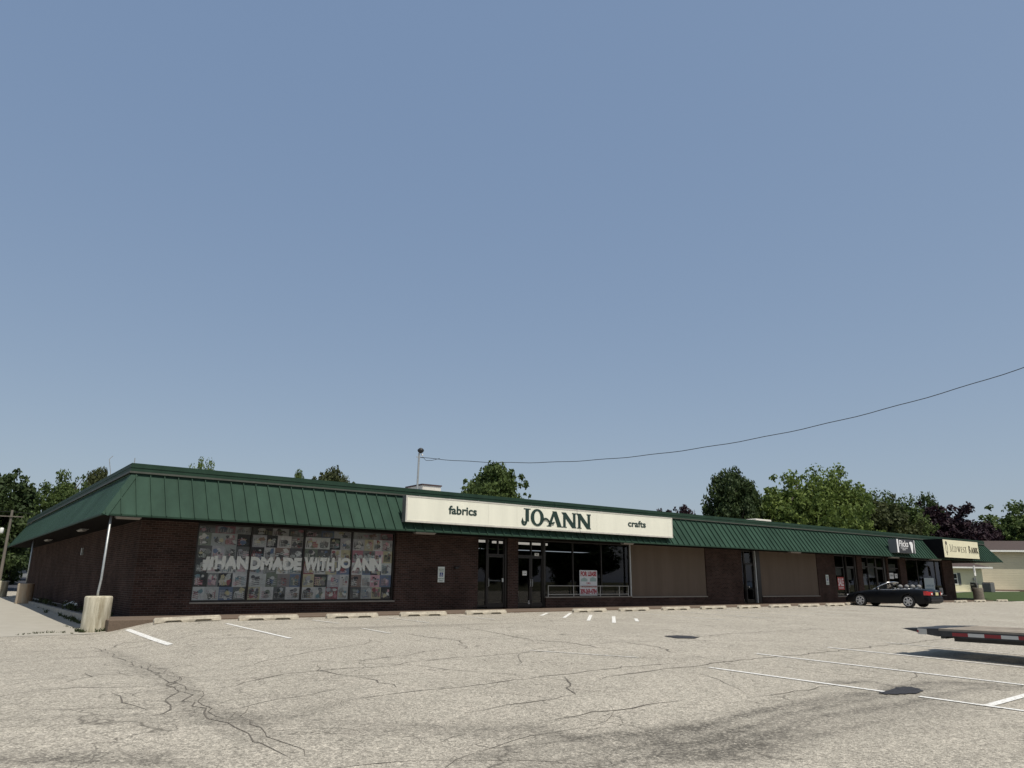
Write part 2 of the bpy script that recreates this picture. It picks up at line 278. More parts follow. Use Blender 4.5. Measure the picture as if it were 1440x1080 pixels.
# sidewalk, kerb, planter bed
mb=MB()
mb.box(-.93,58.6,-2.15,-.002,-.6,-.035); mb.box(58.6,62,-2.15,-.5,-.5,-.1)
tag(mb.build('sidewalk',M_walk,bevel=.02),kind='structure')
mb=MB(); prev=None
for i in range(16):
    a=.0+i*30.6/16; b=a+30.6/16
    mb.box(-.95,-.78,a+.006,b-.006,-.7,-.05+.004*math.sin(i*2.1))
tag(mb.build('kerb',M_kerb,bevel=.015),kind='structure')
mb=MB(); mb.box(-.78,-.0,.0,30.5,-.6,-.09); tag(mb.build('planting_bed',M_soil),kind='structure')
mb=MB(); mb.box(60,85.5,5.2,30,.2,.47); mb.box(60.0,85.5,-3,-2.35,-.6,-.13); tag(mb.build('path',mat('pale_concrete',(.5,.46,.4),rough=.9,var=.1)),kind='structure')
# cracks
mb=MB(); r2=random.Random(5)
def ribbon(pl,wd,dz=.004,jit=.05):
    pts=[pl[0]]
    for a,b in zip(pl[:-1],pl[1:]):
        L_=math.hypot(b[0]-a[0],b[1]-a[1]); k=max(1,int(L_/.22))
        for i in range(1,k+1):
            t=i/k; j=0 if i==k else jit
            pts.append((a[0]+(b[0]-a[0])*t+r2.gauss(0,j),a[1]+(b[1]-a[1])*t+r2.gauss(0,j)))
    n=len(pts); vs=[]
    for i,p in enumerate(pts):
        q0=pts[max(0,i-1)]; q1=pts[min(n-1,i+1)]; dx,dy=q1[0]-q0[0],q1[1]-q0[1]; l=math.hypot(dx,dy)+1e-9
        ww=wd*(.35+.9*r2.random())*min(1,.25+min(i,n-1-i)*.3)/2
        for s in (-1,1):
            x=p[0]-dy/l*ww*s; y=p[1]+dx/l*ww*s; vs.append((x,y,g(x,y)+dz))
    mb.add(vs,[(2*i,2*i+1,2*i+3,2*i+2) for i in range(n-1)])
    return pts
for wd,pl in CR:
    pts=ribbon(pl,wd*.85 if wd<.06 else .020)
    if wd>.06:
        for _ in range(1): o1,o2=r2.gauss(0,.14),r2.gauss(0,.14); ribbon([(x+o1+r2.gauss(0,.05),y+o2+r2.gauss(0,.05)) for x,y in pl[r2.randint(0,2):]],.014,jit=.07)
    for p in pts[2:-1:1]:
        if r2.random()<(.45 if wd>.06 else .16):
            a=r2.uniform(0,6.28); l=[p]; q=p
            for _ in range(r2.randint(2,9)): a+=r2.uniform(-.7,.7); q=(q[0]+.22*math.cos(a),q[1]+.22*math.sin(a)); l.append(q)
            ribbon(l,min(.011,wd*.3),jit=.03)
mb.recalc=False
for _ in range(32):
    x=r2.uniform(-7,14); y=r2.uniform(-21.5,-5); a=r2.choice((r2.uniform(-.5,.5),r2.uniform(-.5,.5),r2.uniform(0,6.28))); l=[(x,y)]
    for _ in range(r2.randint(5,22)): a+=r2.uniform(-.32,.32); x+=.3*math.cos(a); y+=.3*math.sin(a); l.append((x,y))
    ribbon(l,r2.uniform(.008,.018),jit=.04)
mb.recalc=False
tag(mb.build('pavement_cracks',mat('crack_dirt',(.12,.106,.086),rough=1,var=.3,scale=8)),kind='structure')
# painted lines (worn white)
def worn(name,wear):
    m=mat(name,(.72,.71,.66),rough=.8); t=m.node_tree; N=t.nodes; L=t.links; b=N['Principled BSDF']
    tc=N.new('ShaderNodeTexCoord'); n=N.new('ShaderNodeTexNoise'); n.inputs['Scale'].default_value=22; n.inputs['Detail'].default_value=6; n.inputs['Roughness'].default_value=.75; L.new(tc.outputs['Object'],n.inputs['Vector'])
    r=N.new('ShaderNodeMapRange'); r.inputs[1].default_value=wear-.04; r.inputs[2].default_value=wear+.05; L.new(n.outputs[0],r.inputs[0])
    x=N.new('ShaderNodeMix'); x.data_type='RGBA'; x.inputs[6].default_value=(.40,.37,.30,1); x.inputs[7].default_value=(.74,.73,.69,1); L.new(r.outputs[0],x.inputs[0]); L.new(x.outputs[2],b.inputs['Base Color']); return m
M_line=worn('line_paint',.43); M_line2=worn('worn_line_paint',.50)
def line(a,b,wd=.1,m=M_line):
    mb=MB(); mb.recalc=False; L_=math.hypot(b[0]-a[0],b[1]-a[1]); k=max(2,int(L_/.3)); dx,dy=(b[0]-a[0])/L_,(b[1]-a[1])/L_; vs=[]
    for i in range(k+1):
        for s in (-1,1):
            x=a[0]+(b[0]-a[0])*i/k-dy*wd/2*s; y=a[1]+(b[1]-a[1])*i/k+dx*wd/2*s; vs.append((x,y,g(x,y)+.009))
    mb.add(vs,[(2*i,2*i+2,2*i+3,2*i+1) for i in range(k)]); tag(mb.build('parking_line',m),kind='structure')
line((-.52,-2.6),(-.54,-7.3),.13); line((1.74,-3.8),(1.67,-8.7),.1); line((4.45,-3.3),(4.6,-4.9),.1,M_line2); line((4.41,-6.8),(4.35,-8.5),.1,M_line2)
line((7.15,-3.2),(7.2,-5.6),.1,M_line2); line((9.95,-3.2),(10,-5.2),.1,M_line2)
for a,b in (((12.9,-4.1),(14.3,-2.8)),((12.9,-5.35),(15.2,-3.15)),((12.7,-6.8),(15.05,-4.45)),((12.8,-7.9),(15.3,-5.4)),((14.1,-7.7),(15.2,-6.6))): line(a,b,.12)
for u in (17.9,20.6,23.3,26.0,28.7,31.4,34.1,36.8,39.6): line((u,-3.9),(u,-8.4),.09,M_line2)
line((6.1,-16.9),(6.13,-20.0),.1); line((6.14,-20.45),(6.2,-25.5),.1)
line((8.92,-15.9),(8.82,-25),.1); line((11.7,-15.9),(11.45,-25),.1); line((14.4,-15.9),(14.25,-25),.09,M_line2)
line((6.2,-21.3),(9.5,-21.15),.12); line((5.0,-13.2),(6.1,-15.2),.07,M_line2)
def patch(name,pl,m,dz):
    cx=sum(p[0] for p in pl)/len(pl); cy=sum(p[1] for p in pl)/len(pl); ring=[]
    for i in range(len(pl)):
        a=pl[i]; b=pl[(i+1)%len(pl)]
        for k in range(5): t=k/5; ring.append((a[0]+(b[0]-a[0])*t+r2.gauss(0,.012),a[1]+(b[1]-a[1])*t+r2.gauss(0,.02)))
    vs=[(cx,cy,g(cx,cy)+dz+.012)]+[(x,y,g(x,y)+dz) for x,y in ring]; n=len(ring)
    mb=MB(); mb.recalc=False; mb.add(vs,[(0,1+(i+1)%n,1+i) for i in range(n)]); return tag(mb.build(name,m),kind='structure')
M_tar=mat('cold_patch',(.03,.03,.034),rough=.85,var=.4,scale=30,bump=1,bscale=80)
patch('asphalt_patch',[(5.94,-19.98),(6.3,-19.95),(6.71,-19.86),(6.96,-19.95),(6.86,-20.15),(6.69,-20.25),(6.36,-20.3),(6.15,-20.22),(5.95,-20.15),(5.86,-20.1)],M_tar,.012)
patch('asphalt_patch',[(10.4,-12.1),(10.91,-12.1),(11.1,-12.4),(11.0,-12.8),(10.56,-12.92),(10.2,-12.65)],M_tar,.012)
# ---------------------------------------------------------------- strip mall
bld=thing('strip_mall',(0,0,0),'long single-storey dark brick strip mall with a green metal mansard roof','building')
E_=2.868; OV=1.517; OL=1.39; ORr=5.66; WU=57.67; SN=.555; SL=.558; ZQ=4.239; ZT=4.529; DEP=30.6; UE=WU+ORr; US=UE-OL+SL
def wall(name,boxes,m=M_brick):
    for b in boxes: mb=MB(); mb.box(*b); o=mb.build(name,m,bld)
    return o
# solid brick parts of the front
segs=[(0,1.70),(9.07,12.92),(14.47,15.03),(27.72,30.88),(38.56,40.62),(43.35,44.0),(47.3,47.55),(49.2,50.1),(55.95,WU)]
mbs=[]
for a,b in segs: mbs.append((a,b,0,.3,-.5,E_))
lows=[(1.70,9.07,.30),(16.58,22.02,.385),(22.02,27.72,.36),(32.62,38.56,.33),(40.62,42.15,.29),(50.1,55.95,.28),(44.0,44.9,.28)]
for a,b,h in lows: mbs.append((a,b,0,.3,-.5,h))
wall('front_wall',mbs)
wall('side_wall',[(0,.3,.3,DEP,-.5,E_)])
wall('side_wall',[(WU-.3,WU,.3,17,-.5,E_)])
wall('rear_wall',[(.3,30,DEP-.3,DEP,-.5,E_),(29.7,30,17,DEP-.3,-.5,E_),(30,WU-.3,16.7,17,-.5,E_)])
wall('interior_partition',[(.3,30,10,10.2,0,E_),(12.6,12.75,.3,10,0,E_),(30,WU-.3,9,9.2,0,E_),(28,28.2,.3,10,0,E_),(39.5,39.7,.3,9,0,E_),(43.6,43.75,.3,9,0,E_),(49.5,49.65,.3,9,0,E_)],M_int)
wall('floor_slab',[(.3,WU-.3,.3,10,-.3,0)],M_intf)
# stucco infill
for a,b,h in ((22.02,27.72,.36),(32.62,38.56,.33)):
    mb=MB(); mb.box(a,b,.05,.28,h+.05,E_); mb.build('stucco_panel',M_stucco,bld)
    mb=MB(); mb.box(a,b,-.03,.048,h,h+.05); mb.build('sill',M_sill,bld,bevel=.006)
# roof: flat deck, soffit, fascia band, mansard skirt
mb=MB(); mb.box(-SL+.05,US-.05,-SN+.06,17,ZT-.16,ZT-.12); mb.box(-SL+.05,30,17,DEP+.5,ZT-.16,ZT-.12); roof=mb.build('roof',M_roof,bld)
mb=MB()
mb.box(-OL+.03,UE-.03,-OV+.03,.28,E_,E_+.03); mb.box(-OL+.03,.28,.28,DEP-.1,E_,E_+.03); mb.box(WU-.28,UE-.03,.28,17,E_,E_+.03)
mb.box(.28,WU-.28,.28,10,E_+.04,E_+.06)
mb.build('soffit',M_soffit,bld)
def mans():
    mb=MB(); zb=E_-.0
    A=[(-OL,-OV,zb),(UE,-OV,zb),(US,-SN,ZQ),(-SL,-SN,ZQ)]
    Lf=[(-OL,DEP,zb),(-OL,-OV,zb),(-SL,-SN,ZQ),(-SL,DEP-1,ZQ)]
    Rf=[(UE,-OV,zb),(UE,17.5,zb),(US,16.5,ZQ),(US,-SN,ZQ)]
    Bk=[(-SL,DEP-1,ZQ),(-OL,DEP,zb),(30,DEP,zb),(30,DEP-1,ZQ)]
    for q in (A,Lf,Rf,Bk): mb.add(q,[(0,1,2,3)])
    mb.recalc=False
    # standing seams on the front
    sl=Vector((0,OV-SN,ZQ-E_)).normalized(); nrm=Vector((0,-sl.z,sl.y))
    def seam(p,q,side,nv,h=.055,w_=.026):
        p=Vector(p);q=Vector(q); s=Vector(side)*w_/2; n_=Vector(nv)*h
        vs=[p-s,p+s,p+s+n_,p-s+n_,q-s,q+s,q+s+n_,q-s+n_]
        mb.add(vs,[(0,1,2,3),(7,6,5,4),(0,4,5,1),(1,5,6,2),(2,6,7,3),(3,7,4,0)])
    u=-1.3
    while u<UE-.1:
        t=1
        if u<-SL: t=(u+OL)/(OL-SL)
        if u>US: t=(UE-u)/(UE-US)
        if t>.05: seam((u,-OV,E_),(u,-OV+(OV-SN)*t,E_+(ZQ-E_)*t),(1,0,0),nrm)
        u+=.4115
    n=-OV+.35; nl=Vector((-(ZQ-E_),0,OL-SL)).normalized()
    while n<DEP-.2:
        t=1
        if n<-SN: t=(n+OV)/(OV-SN)
        seam((-OL,n,E_),(-OL+(OL-SL)*t,n,E_+(ZQ-E_)*t),(0,1,0),nl,h=.007,w_=.010)
        n+=.4115
    return mb
mans().build('mansard',M_green,roof)
mb=MB()
for (p,q) in (((-OL,-OV,E_),(-SL,-SN,ZQ)),((UE,-OV,E_),(US,-SN,ZQ))):
    p=Vector(p);q=Vector(q); d=(q-p).normalized(); sgn=-1 if p.x<0 else 1
    a=Vector((-sgn,0,0)); a=(a-d*a.dot(d)).normalized()*.17; nf=Vector((0,-(ZQ-E_),OV-SN)).normalized()*.03
    b_=Vector((0,1,0)); b_=(b_-d*b_.dot(d)).normalized()*.10
    ns_=Vector((sgn*(ZQ-E_),0,OL-SL)).normalized()*.03
    mb.add([p+nf,p+nf+a,q+nf+a,q+nf],[(0,1,2,3)]); mb.add([p+nf+a,p+a,q+a,q+nf+a],[(0,1,2,3)])
    mb.add([p+nf,p+ns_+b_,q+ns_+b_,q+nf],[(0,1,2,3)])
    mb.recalc=False; mb.build('hip_flashing',M_green,roof); mb=MB()
def band(z0,z1,o_,m,name):
    mb=MB(); t=.05
    a0,a1,b0=-SL-o_,US+o_,-SN-o_
    mb.box(a0,a1,b0,b0+t,z0,z1); mb.box(a0,a0+t,b0+t,DEP-1,z0,z1); mb.box(a1-t,a1,b0+t,16.5,z0,z1)
    return mb.build(name,m,roof)
band(ZQ+.035,ZT-.14,.085,M_green2,'fascia'); band(ZT-.14,ZT-.06,.10,M_green2,'fascia'); band(ZT-.06,ZT,.075,M_green2,'fascia'); band(ZQ-.02,ZQ+.035,.12,M_drip,'drip_edge')
mb=MB(); z0,z1=E_-.03,E_+.02
mb.box(-OL-.012,UE+.012,-OV-.014,-OV+.03,z0,z1); mb.box(-OL-.014,-OL+.03,-OV+.03,DEP,z0,z1); mb.box(UE-.03,UE+.014,-OV+.03,17.5,z0,z1)
mb.build('eave_trim',M_green2,roof)
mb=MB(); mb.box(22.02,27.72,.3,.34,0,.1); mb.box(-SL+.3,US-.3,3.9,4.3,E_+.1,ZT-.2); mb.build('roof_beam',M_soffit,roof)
# soffit strip lights
for u,n,w_ in ((-.55,-.75,.7),(9.85,-.75,.9),(21.0,-.75,.7),(35.0,-.75,1.1),(53.1,-.75,1.6),(46.9,-.75,1.2)):
    mb=MB(); mb.box(u-w_/2,u+w_/2,n-.12,n+.12,E_-.02,E_); mb.mi=1; mb.prism([(n-.11,E_-.022),(n-.08,E_-.065),(n+.08,E_-.065),(n+.11,E_-.022)],'x',u-w_/2+.03,u+w_/2-.03)
    mb.build('soffit_light',[M_grey,M_lens],bld)
for n in (7.2,17.5):
    mb=MB(); mb.box(-.75,-.5,n-.6,n+.6,E_-.02,E_); mb.mi=1; mb.prism([(-.73,E_-.022),(-.70,E_-.06),(-.55,E_-.06),(-.52,E_-.022)],'y',n-.57,n+.57); mb.build('soffit_light',[M_grey,M_lens],bld)
for n,h in ((10.6,.3),):
    mb=MB(); mb.box(-.09,-.002,n-.06,n+.06,2.0,2.0+h); mb.build('wall_box',M_grey,bld,bevel=.01)
# interior lit strips seen at the top of the shop windows
for a,b,n in ((12.95,14.6,1.6),(15.1,18.3,1.9),(41.3,42.6,1.4)):
    mb=MB(); mb.box(a,b,n,n+.14,E_-.12,E_-.02); mb.build('ceiling_tube',M_tube,bld)
# ---- windows and doors
def window(u0,u1,z0,z1,mull=(),rails=(),glassm=M_glass,sill=True,depth=.1,fw_=.055,label=None):
    mb=MB(); n0,n1=depth,depth+.09
    mb.box(u0,u1,n0,n1,z0,z0+fw_); mb.box(u0,u1,n0,n1,z1-fw_,z1); mb.box(u0,u0+fw_,n0,n1,z0+fw_,z1-fw_); mb.box(u1-fw_,u1,n0,n1,z0+fw_,z1-fw_)
    for m_ in mull: mb.box(m_-fw_/2,m_+fw_/2,n0-.004,n1+.004,z0+fw_,z1-fw_)
    for (a,b,z) in rails: mb.box(a,b,n0+.003,n1-.003,z-.03,z+.03)
    fr=mb.build('window',M_frame,bld)
    if label: fr['label']=label
    ed=[u0+fw_/2]+list(mull)+[u1-fw_/2]
    for a,b in zip(ed[:-1],ed[1:]):
        mb=MB(); mb.recalc=False; mb.add([(a+fw_/2,n0+.04,z0+fw_),(b-fw_/2,n0+.04,z0+fw_),(b-fw_/2,n0+.04,z1-fw_),(a+fw_/2,n0+.04,z1-fw_)],[(0,1,2,3)]); mb.build('pane',glassm,fr)
    if sill:
        mb=MB(); mb.box(u0-.03,u1+.03,-.035,depth-.002,z0-.052,z0-.002); mb.build('sill',M_sill,fr,bevel=.006)
    return fr
def door(u0,u1,z0,z1,hand='r',pull=M_grey,bar=None):
    mb=MB(); n0,n1=.1,.18; f=.07
    mb.box(u0,u1,n0,n1,z0,z0+.17); mb.box(u0,u1,n0,n1,z1-f,z1); mb.box(u0,u0+f,n0,n1,z0+.17,z1-f); mb.box(u1-f,u1,n0,n1,z0+.17,z1-f)
    d=mb.build('door',M_frame,bld)
    mb=MB(); mb.recalc=False; mb.add([(u0+f,n0+.04,z0+.17),(u1-f,n0+.04,z0+.17),(u1-f,n0+.04,z1-f),(u0+f,n0+.04,z1-f)],[(0,1,2,3)]); mb.build('pane',M_glass,d)
    x=u0+f*.6 if hand=='l' else u1-f*.6
    mb=MB(); mb.tube([(x,n0-.0,.86),(x,n0-.06,.88),(x,n0-.06,1.16),(x,n0,1.18)],.012,6); mb.build('handle',pull,d)
    if bar:
        mb=MB(); mb.box(u0+.25*(u1-u0),u1-.12,n0+.10,n0+.14,1.08,1.13); mb.box(u1-.14,u1-.06,n0-.03,n0-.001,1.05,1.2); mb.build('push_bar',M_grey,d)
    return d
ZD=2.13
win1=window(1.72,9.05,.355,2.86,(3.53,5.42,7.27),glassm=M_glass2)
sA=window(12.94,13.46,.06,2.86,sill=False); dA=door(13.47,14.36,.02,ZD,'l',bar=1)
window(13.46,14.38,ZD+.01,2.86,(14.02,),sill=False)
wall('jamb',[(14.36,14.47,.06,.22,0,E_)],M_frame)
dB=door(15.05,15.80,.02,ZD,'r'); dB2=door(15.82,16.50,.02,ZD,'l'); window(15.05,16.50,ZD+.01,2.86,(15.84,),sill=False); wall('jamb',[(16.50,16.58,.06,.22,0,E_)],M_frame)
win2=window(16.60,22.0,.44,2.86,(18.3,20.1),sill=False)
mb=MB(); mb.box(16.57,22.02,-.035,.098,.388,.438); mb.build('sill',M_sill,win2,bevel=.006)
mb=MB(); mb.tube([(21.88,-.06,.44),(21.88,-.06,2.84)],.045,8); mb.build('downpipe',M_grey,bld)
# recessed dark doorway with its pipe
window(30.9,31.3,.03,2.86,sill=False,depth=.14); door(31.31,32.12,.02,ZD,'r'); window(31.3,32.14,ZD+.01,2.86,sill=False,depth=.14)
wall('jamb',[(32.3,32.62,.02,.22,0,E_)],M_frame)
mb=MB(); mb.box(32.13,32.22,-.0,.12,.02,2.86); mb.build('pipe_cover',M_grey,bld)
# shops at the right end
window(40.65,42.1,.33,2.86,(41.8,),((40.7,41.8,2.1),))
door(42.2,43.1,.02,ZD,'l'); window(42.15,43.15,ZD+.01,2.86,sill=False); wall('jamb',[(43.15,43.35,.06,.22,0,E_),(42.1,42.15,.06,.2,0,E_)],M_frame)
window(44.03,46.0,.33,2.86,(44.9,),((44.1,46,2.2),)); door(46.05,46.95,.02,ZD,'l'); window(46.03,47.0,ZD+.01,2.86,sill=False); wall('jamb',[(47.0,47.3,.06,.22,0,E_)],M_frame)
window(47.58,49.18,.33,2.86,(),((47.6,49.1,2.15),))
window(50.15,55.9,.33,2.86,(52.0,54.9))
wall('sill',[(44.0,46.02,-.03,.09,.28,.33),(47.58,49.18,-.03,.09,.28,.33)],M_sill)
wall('front_wall',[(44.9,46.02,0,.3,-.5,.28),(47.56,49.19,0,.3,-.5,.28)])
# ---------------------------------------------------------------- window collage of craft photographs (printed film inside the glass)
M_print=mat('printed_film',(.95,.95,.95),rough=.6,attr='Col',var=.22,scale=9)
pal=[(.5,.5,.48),(.46,.48,.45),(.04,.04,.045),(.12,.13,.13),(.42,.44,.42),(.05,.055,.05),(.5,.52,.5),(.3,.31,.3),(.2,.21,.2),(.5,.5,.47),(.09,.09,.09),(.30,.33,.32),(.42,.44,.42),(.5,.5,.46),(.06,.07,.07),(.1,.1,.11),(.42,.14,.18),(.55,.28,.33),(.1,.16,.28),(.14,.26,.3),(.3,.07,.08),(.45,.4,.2),(.16,.2,.14),(.22,.2,.19),(.36,.36,.38),(.25,.16,.12),(.48,.46,.44)]
cr=random.Random(21)
edges=[1.76,3.53,5.42,7.27,9.01]; rows=[.41,.83,1.27,1.71,2.15,2.56,2.81]
for k in range(4):
    mb=MB(); mb.recalc=False
    def poly(pts,n,c): mb.col=c; mb.add([(x,n,z) for x,z in pts],[list(range(len(pts)))])
    a,b=edges[k]+.03,edges[k+1]-.03
    for ri in range(6):
        z0,z1=rows[ri],rows[ri+1]; x=a; cols=[]
        nt_=4 if ri<5 else 3; ws=[cr.uniform(.8,1.25) for _ in range(nt_)]; s_=sum(ws)
        for w_ in ws:
            x1=x+(b-a)*w_/s_; base=cr.choice(pal); dk=1 if ri<5 else .55  # top row's print colours darkened, shade under the eave put into them
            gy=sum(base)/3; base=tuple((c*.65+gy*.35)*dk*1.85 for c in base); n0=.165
            poly([(x,z0),(x1,z0),(x1,z1),(x,z1)],n0,base)
            W_=x1-x; H_=z1-z0; n1=n0
            for q in range(cr.randint(10,18)):
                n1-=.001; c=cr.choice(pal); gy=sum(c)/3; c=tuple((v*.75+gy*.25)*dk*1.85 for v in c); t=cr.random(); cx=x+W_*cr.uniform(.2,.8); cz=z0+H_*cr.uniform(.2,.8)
                if t<.35:
                    r1=W_*cr.uniform(.03,.2); r0=r1*cr.uniform(.5,1); r0=min(r0,cz-z0-.01,z1-cz-.01); r1=min(r1,cx-x-.01,x1-cx-.01); ph=cr.random()
                    poly([(cx+r1*math.cos(6.283*j/12+ph),cz+r0*math.sin(6.283*j/12+ph)) for j in range(12)],n1,c)
                elif t<.6:
                    h=H_*cr.uniform(.02,.07); l=min(W_*.22,cx-x-.02,x1-cx-.02); an=cr.uniform(-.6,.6)
                    for j in range(cr.randint(2,5)):
                        zz=z0+H_*(.15+.7*j/5); poly([(cx-l,zz-an*.05),(cx+l,zz+an*.05),(cx+l,zz+h+an*.05),(cx-l,zz+h-an*.05)],n1,c)
                elif t<.8:
                    kx=cr.randint(5,8); poly([(min(x1-.01,max(x+.01,cx+W_*.3*cr.uniform(.3,1)*math.cos(6.283*j/kx))),min(z1-.01,max(z0+.01,cz+H_*.3*cr.uniform(.3,1)*math.sin(6.283*j/kx)))) for j in range(kx)],n1,c)
                else:
                    for j in range(cr.randint(2,6)):
                        xx=x+W_*(.12+.12*j); poly([(xx,z0+H_*.12),(xx+W_*.05,z0+H_*.12),(xx+W_*.06,z0+H_*cr.uniform(.5,.85)),(xx+W_*.01,z0+H_*.6)],n1,c)
            x=x1
    mb.build('photo_collage',M_print,win1)
# ---------------------------------------------------------------- lettering
def text(body,x0,z0,w_,h,n,m,parent,name='lettering',bold=0,ext=.003):
    cu=bpy.data.curves.new('t','FONT'); cu.body=body; cu.size=1; cu.offset=bold; cu.extrude=0.001; cu.resolution_u=4
    o=bpy.data.objects.new('t',cu); link(o); dg=bpy.context.evaluated_depsgraph_get(); dg.update(); me=bpy.data.meshes.new_from_object(o.evaluated_get(dg)); bpy.data.objects.remove(o); bpy.data.curves.remove(cu)
    xs=[v.co.x for v in me.vertices]; ys=[v.co.y for v in me.vertices]; a,b,c,d=min(xs),max(xs),min(ys),max(ys); off=Vector(parent.matrix_world.translation) if False else Vector((0,0,0)); p=parent
    while p is not None: off+=Vector(p.location); p=p.parent
    for v in me.vertices:
        v.co=Vector((x0+(v.co.x-a)/(b-a)*w_, n-(ext if v.co.z>0 else 0), z0+(v.co.y-c)/(d-c)*h))-off
    me.materials.clear(); me.materials.append(m); me.name=name
    o=bpy.data.objects.new(name,me); link(o); o.parent=parent; return o
M_wl=mat('pale_film',(.66,.68,.64),rough=.6)
text('#HANDMADE',2.0,1.35,3.38,.48,.128,M_wl,win1,bold=.072); text('WITH',5.46,1.38,1.16,.48,.128,M_wl,win1,bold=.072); text('JO',6.68,1.39,.60,.48,.128,M_wl,win1,bold=.072); text('ANN',7.33,1.41,1.2,.48,.128,M_wl,win1,bold=.072)
# serif letters drawn from strokes: height 1
TT=.17
def strokes(ch):
    T,t=TT,TT*.5
    d={'J':(.52,[('b',.34,.22,.34,1,T),('s',.34,1,.44),('a',.15,.22,.19,.26,-180,0,T*.9),('s2',-.03,.3,.16)]),
    'O':(.86,[('o',.43,.5,.43,.52,T)]),
    'A':(.80,[('b',.10,0,.40,1,t*1.3),('b',.70,0,.41,1.02,T*1.1),('b',.2,.3,.6,.3,t),('s',.10,0,.26),('s',.70,0,.3)]),
    'N':(.82,[('b',.12,0,.12,1,t*1.3),('b',.08,1,.70,0,T*1.15),('b',.70,0,.70,1,t*1.3),('s',.12,0,.26),('s',.08,1,.22),('s',.70,1,.26)]),
    'M':(1.0,[('b',.12,0,.16,1,t),('b',.16,1,.5,0,T),('b',.5,0,.84,1,t),('b',.84,1,.88,0,T),('s',.12,0,.24),('s',.88,0,.28),('s',.12,1,.2),('s',.88,1,.2)]),
    'I':(.3,[('b',.15,0,.15,1,T),('s',.15,0,.3),('s',.15,1,.3)]),
    'D':(.78,[('b',.14,0,.14,1,T),('a',.2,.5,.48,.5,-90,90,T),('s',.12,0,.24),('s',.12,1,.24)]),
    'W':(1.1,[('b',.1,1,.32,0,T),('b',.32,0,.55,.9,t),('b',.5,1,.75,0,T),('b',.75,0,1.0,1,t),('s',.1,1,.24),('s',1.0,1,.24),('s',.5,1,.2)]),
    'E':(.6,[('b',.14,0,.14,1,T),('h',.14,.58,0,t),('h',.14,.48,.5,t),('h',.14,.56,1-t,t)]),
    'S':(.55,[('a',.28,.74,.2,.24,40,270,T*.8),('a',.28,.26,.22,.25,-140,90,T*.8)]),
    'T':(.7,[('b',.35,0,.35,1,T),('h',.03,.67,1-t,t),('s',.35,0,.3)]),
    'B':(.66,[('b',.14,0,.14,1,T),('a',.2,.75,.3,.25,-90,90,T*.8),('a',.2,.26,.36,.26,-90,90,T*.9)]),
    'K':(.78,[('b',.14,0,.14,1,T),('b',.2,.45,.62,1,t),('b',.28,.5,.72,0,T),('s',.14,0,.26),('s',.14,1,.26),('s',.72,0,.24),('s',.62,1,.2)]),
    '-':(.34,[('h',.0,.3,.42,.11)]),' ':(.4,[])}
    return d[ch]
def serif(word,x0,z0,w_,h,n,m,parent,gap=.07,small=None,ext=.03):
    mb=MB(); x=0; items=[]
    for i,ch in enumerate(word):
        k=1 if (small is None or i in small) else .78
        wd,st=strokes(ch); items.append((x,k,st)); x+=wd*k+gap
    sx=w_/(x-gap); 
    dz=[0]
    def P(pts): # polygon in letter coords
        dz[0]+=.0004
        q=[(x0+a*sx,z0+b*h) for a,b in pts]; mb.prism(q,'y',n-ext-dz[0],n)
    for ox,k,st in items:
        for s in st:
            if s[0]=='b':
                _,a,b,c,d,t=s; P([(ox+(a-t/2)*k,b*k),(ox+(a+t/2)*k,b*k),(ox+(c+t/2)*k,d*k),(ox+(c-t/2)*k,d*k)])
            elif s[0]=='s':
                _,a,b,l=s; y=0 if b==0 else b-.055; P([(ox+(a-l/2)*k,y*k),(ox+(a+l/2)*k,y*k),(ox+(a+l/2)*k,(y+.055)*k),(ox+(a-l/2)*k,(y+.055)*k)])
            elif s[0]=='s2':
                _,a,b,l=s; P([(ox+(a-.01)*k,(b-.12)*k),(ox+(a+.15)*k,(b-.10)*k),(ox+(a+.07)*k,(b+.14)*k)])
            elif s[0]=='h':
                _,a,b,y,t=s; P([(ox+a*k,y*k),(ox+b*k,y*k),(ox+b*k,(y+t)*k),(ox+a*k,(y+t)*k)])
            else:
                if s[0]=='o': _,cx,cy,rx,ry,t=s; a0,a1=0,360
                else: _,cx,cy,rx,ry,a0,a1,t=s
                K=18 if s[0]=='o' else 10
                for j in range(K):
                    f=[]
                    for jj,outr in ((j,1),(j+1,1),(j+1,0),(j,0)):
                        an=R(a0+(a1-a0)*jj/K); th=t*(.5+.5*abs(math.cos(an))); rr=0 if outr else th
                        f.append((ox+(cx+(rx-rr)*math.cos(an))*k,(cy+(ry-rr*.9)*math.sin(an))*k))
                    P(f)
    return mb.build('lettering',m,parent)
# ---- main shop sign
M_face=mat('cream_sign_face',(.79,.78,.66),rough=.45,var=.06,scale=1.6,streak=True)
M_ink=mat('dark_green_letters',(.014,.035,.027),rough=.4)
M_signf=mat('sign_retainer',(.55,.53,.47),rough=.5,var=.12,scale=5)
M_signs=mat('sign_cabinet',(.14,.14,.13),rough=.55,var=.15,scale=4)
s1=thing('shop_sign',(15.9,-1.5,3.16),'long cream box sign with dark green lettering over the fabric shop','sign')
u0,u1,z0,z1,nf=8.5,23.3,3.165,4.13,-1.6
mb=MB(); mb.box(u0,u1,nf+.02,nf+.27,z0,z1); mb.build('cabinet',M_signs,s1)
mb=MB(); f=.07
mb.box(u0,u1,nf-.01,nf+.018,z1-f*.7,z1); mb.box(u0,u1,nf-.01,nf+.018,z0,z0+f); mb.box(u0,u0+f,nf-.01,nf+.018,z0+f,z1-f*.7); mb.box(u1-f*.6,u1,nf-.01,nf+.018,z0+f,z1-f*.7); mb.build('frame',M_signf,s1,bevel=.004)
mb=MB()
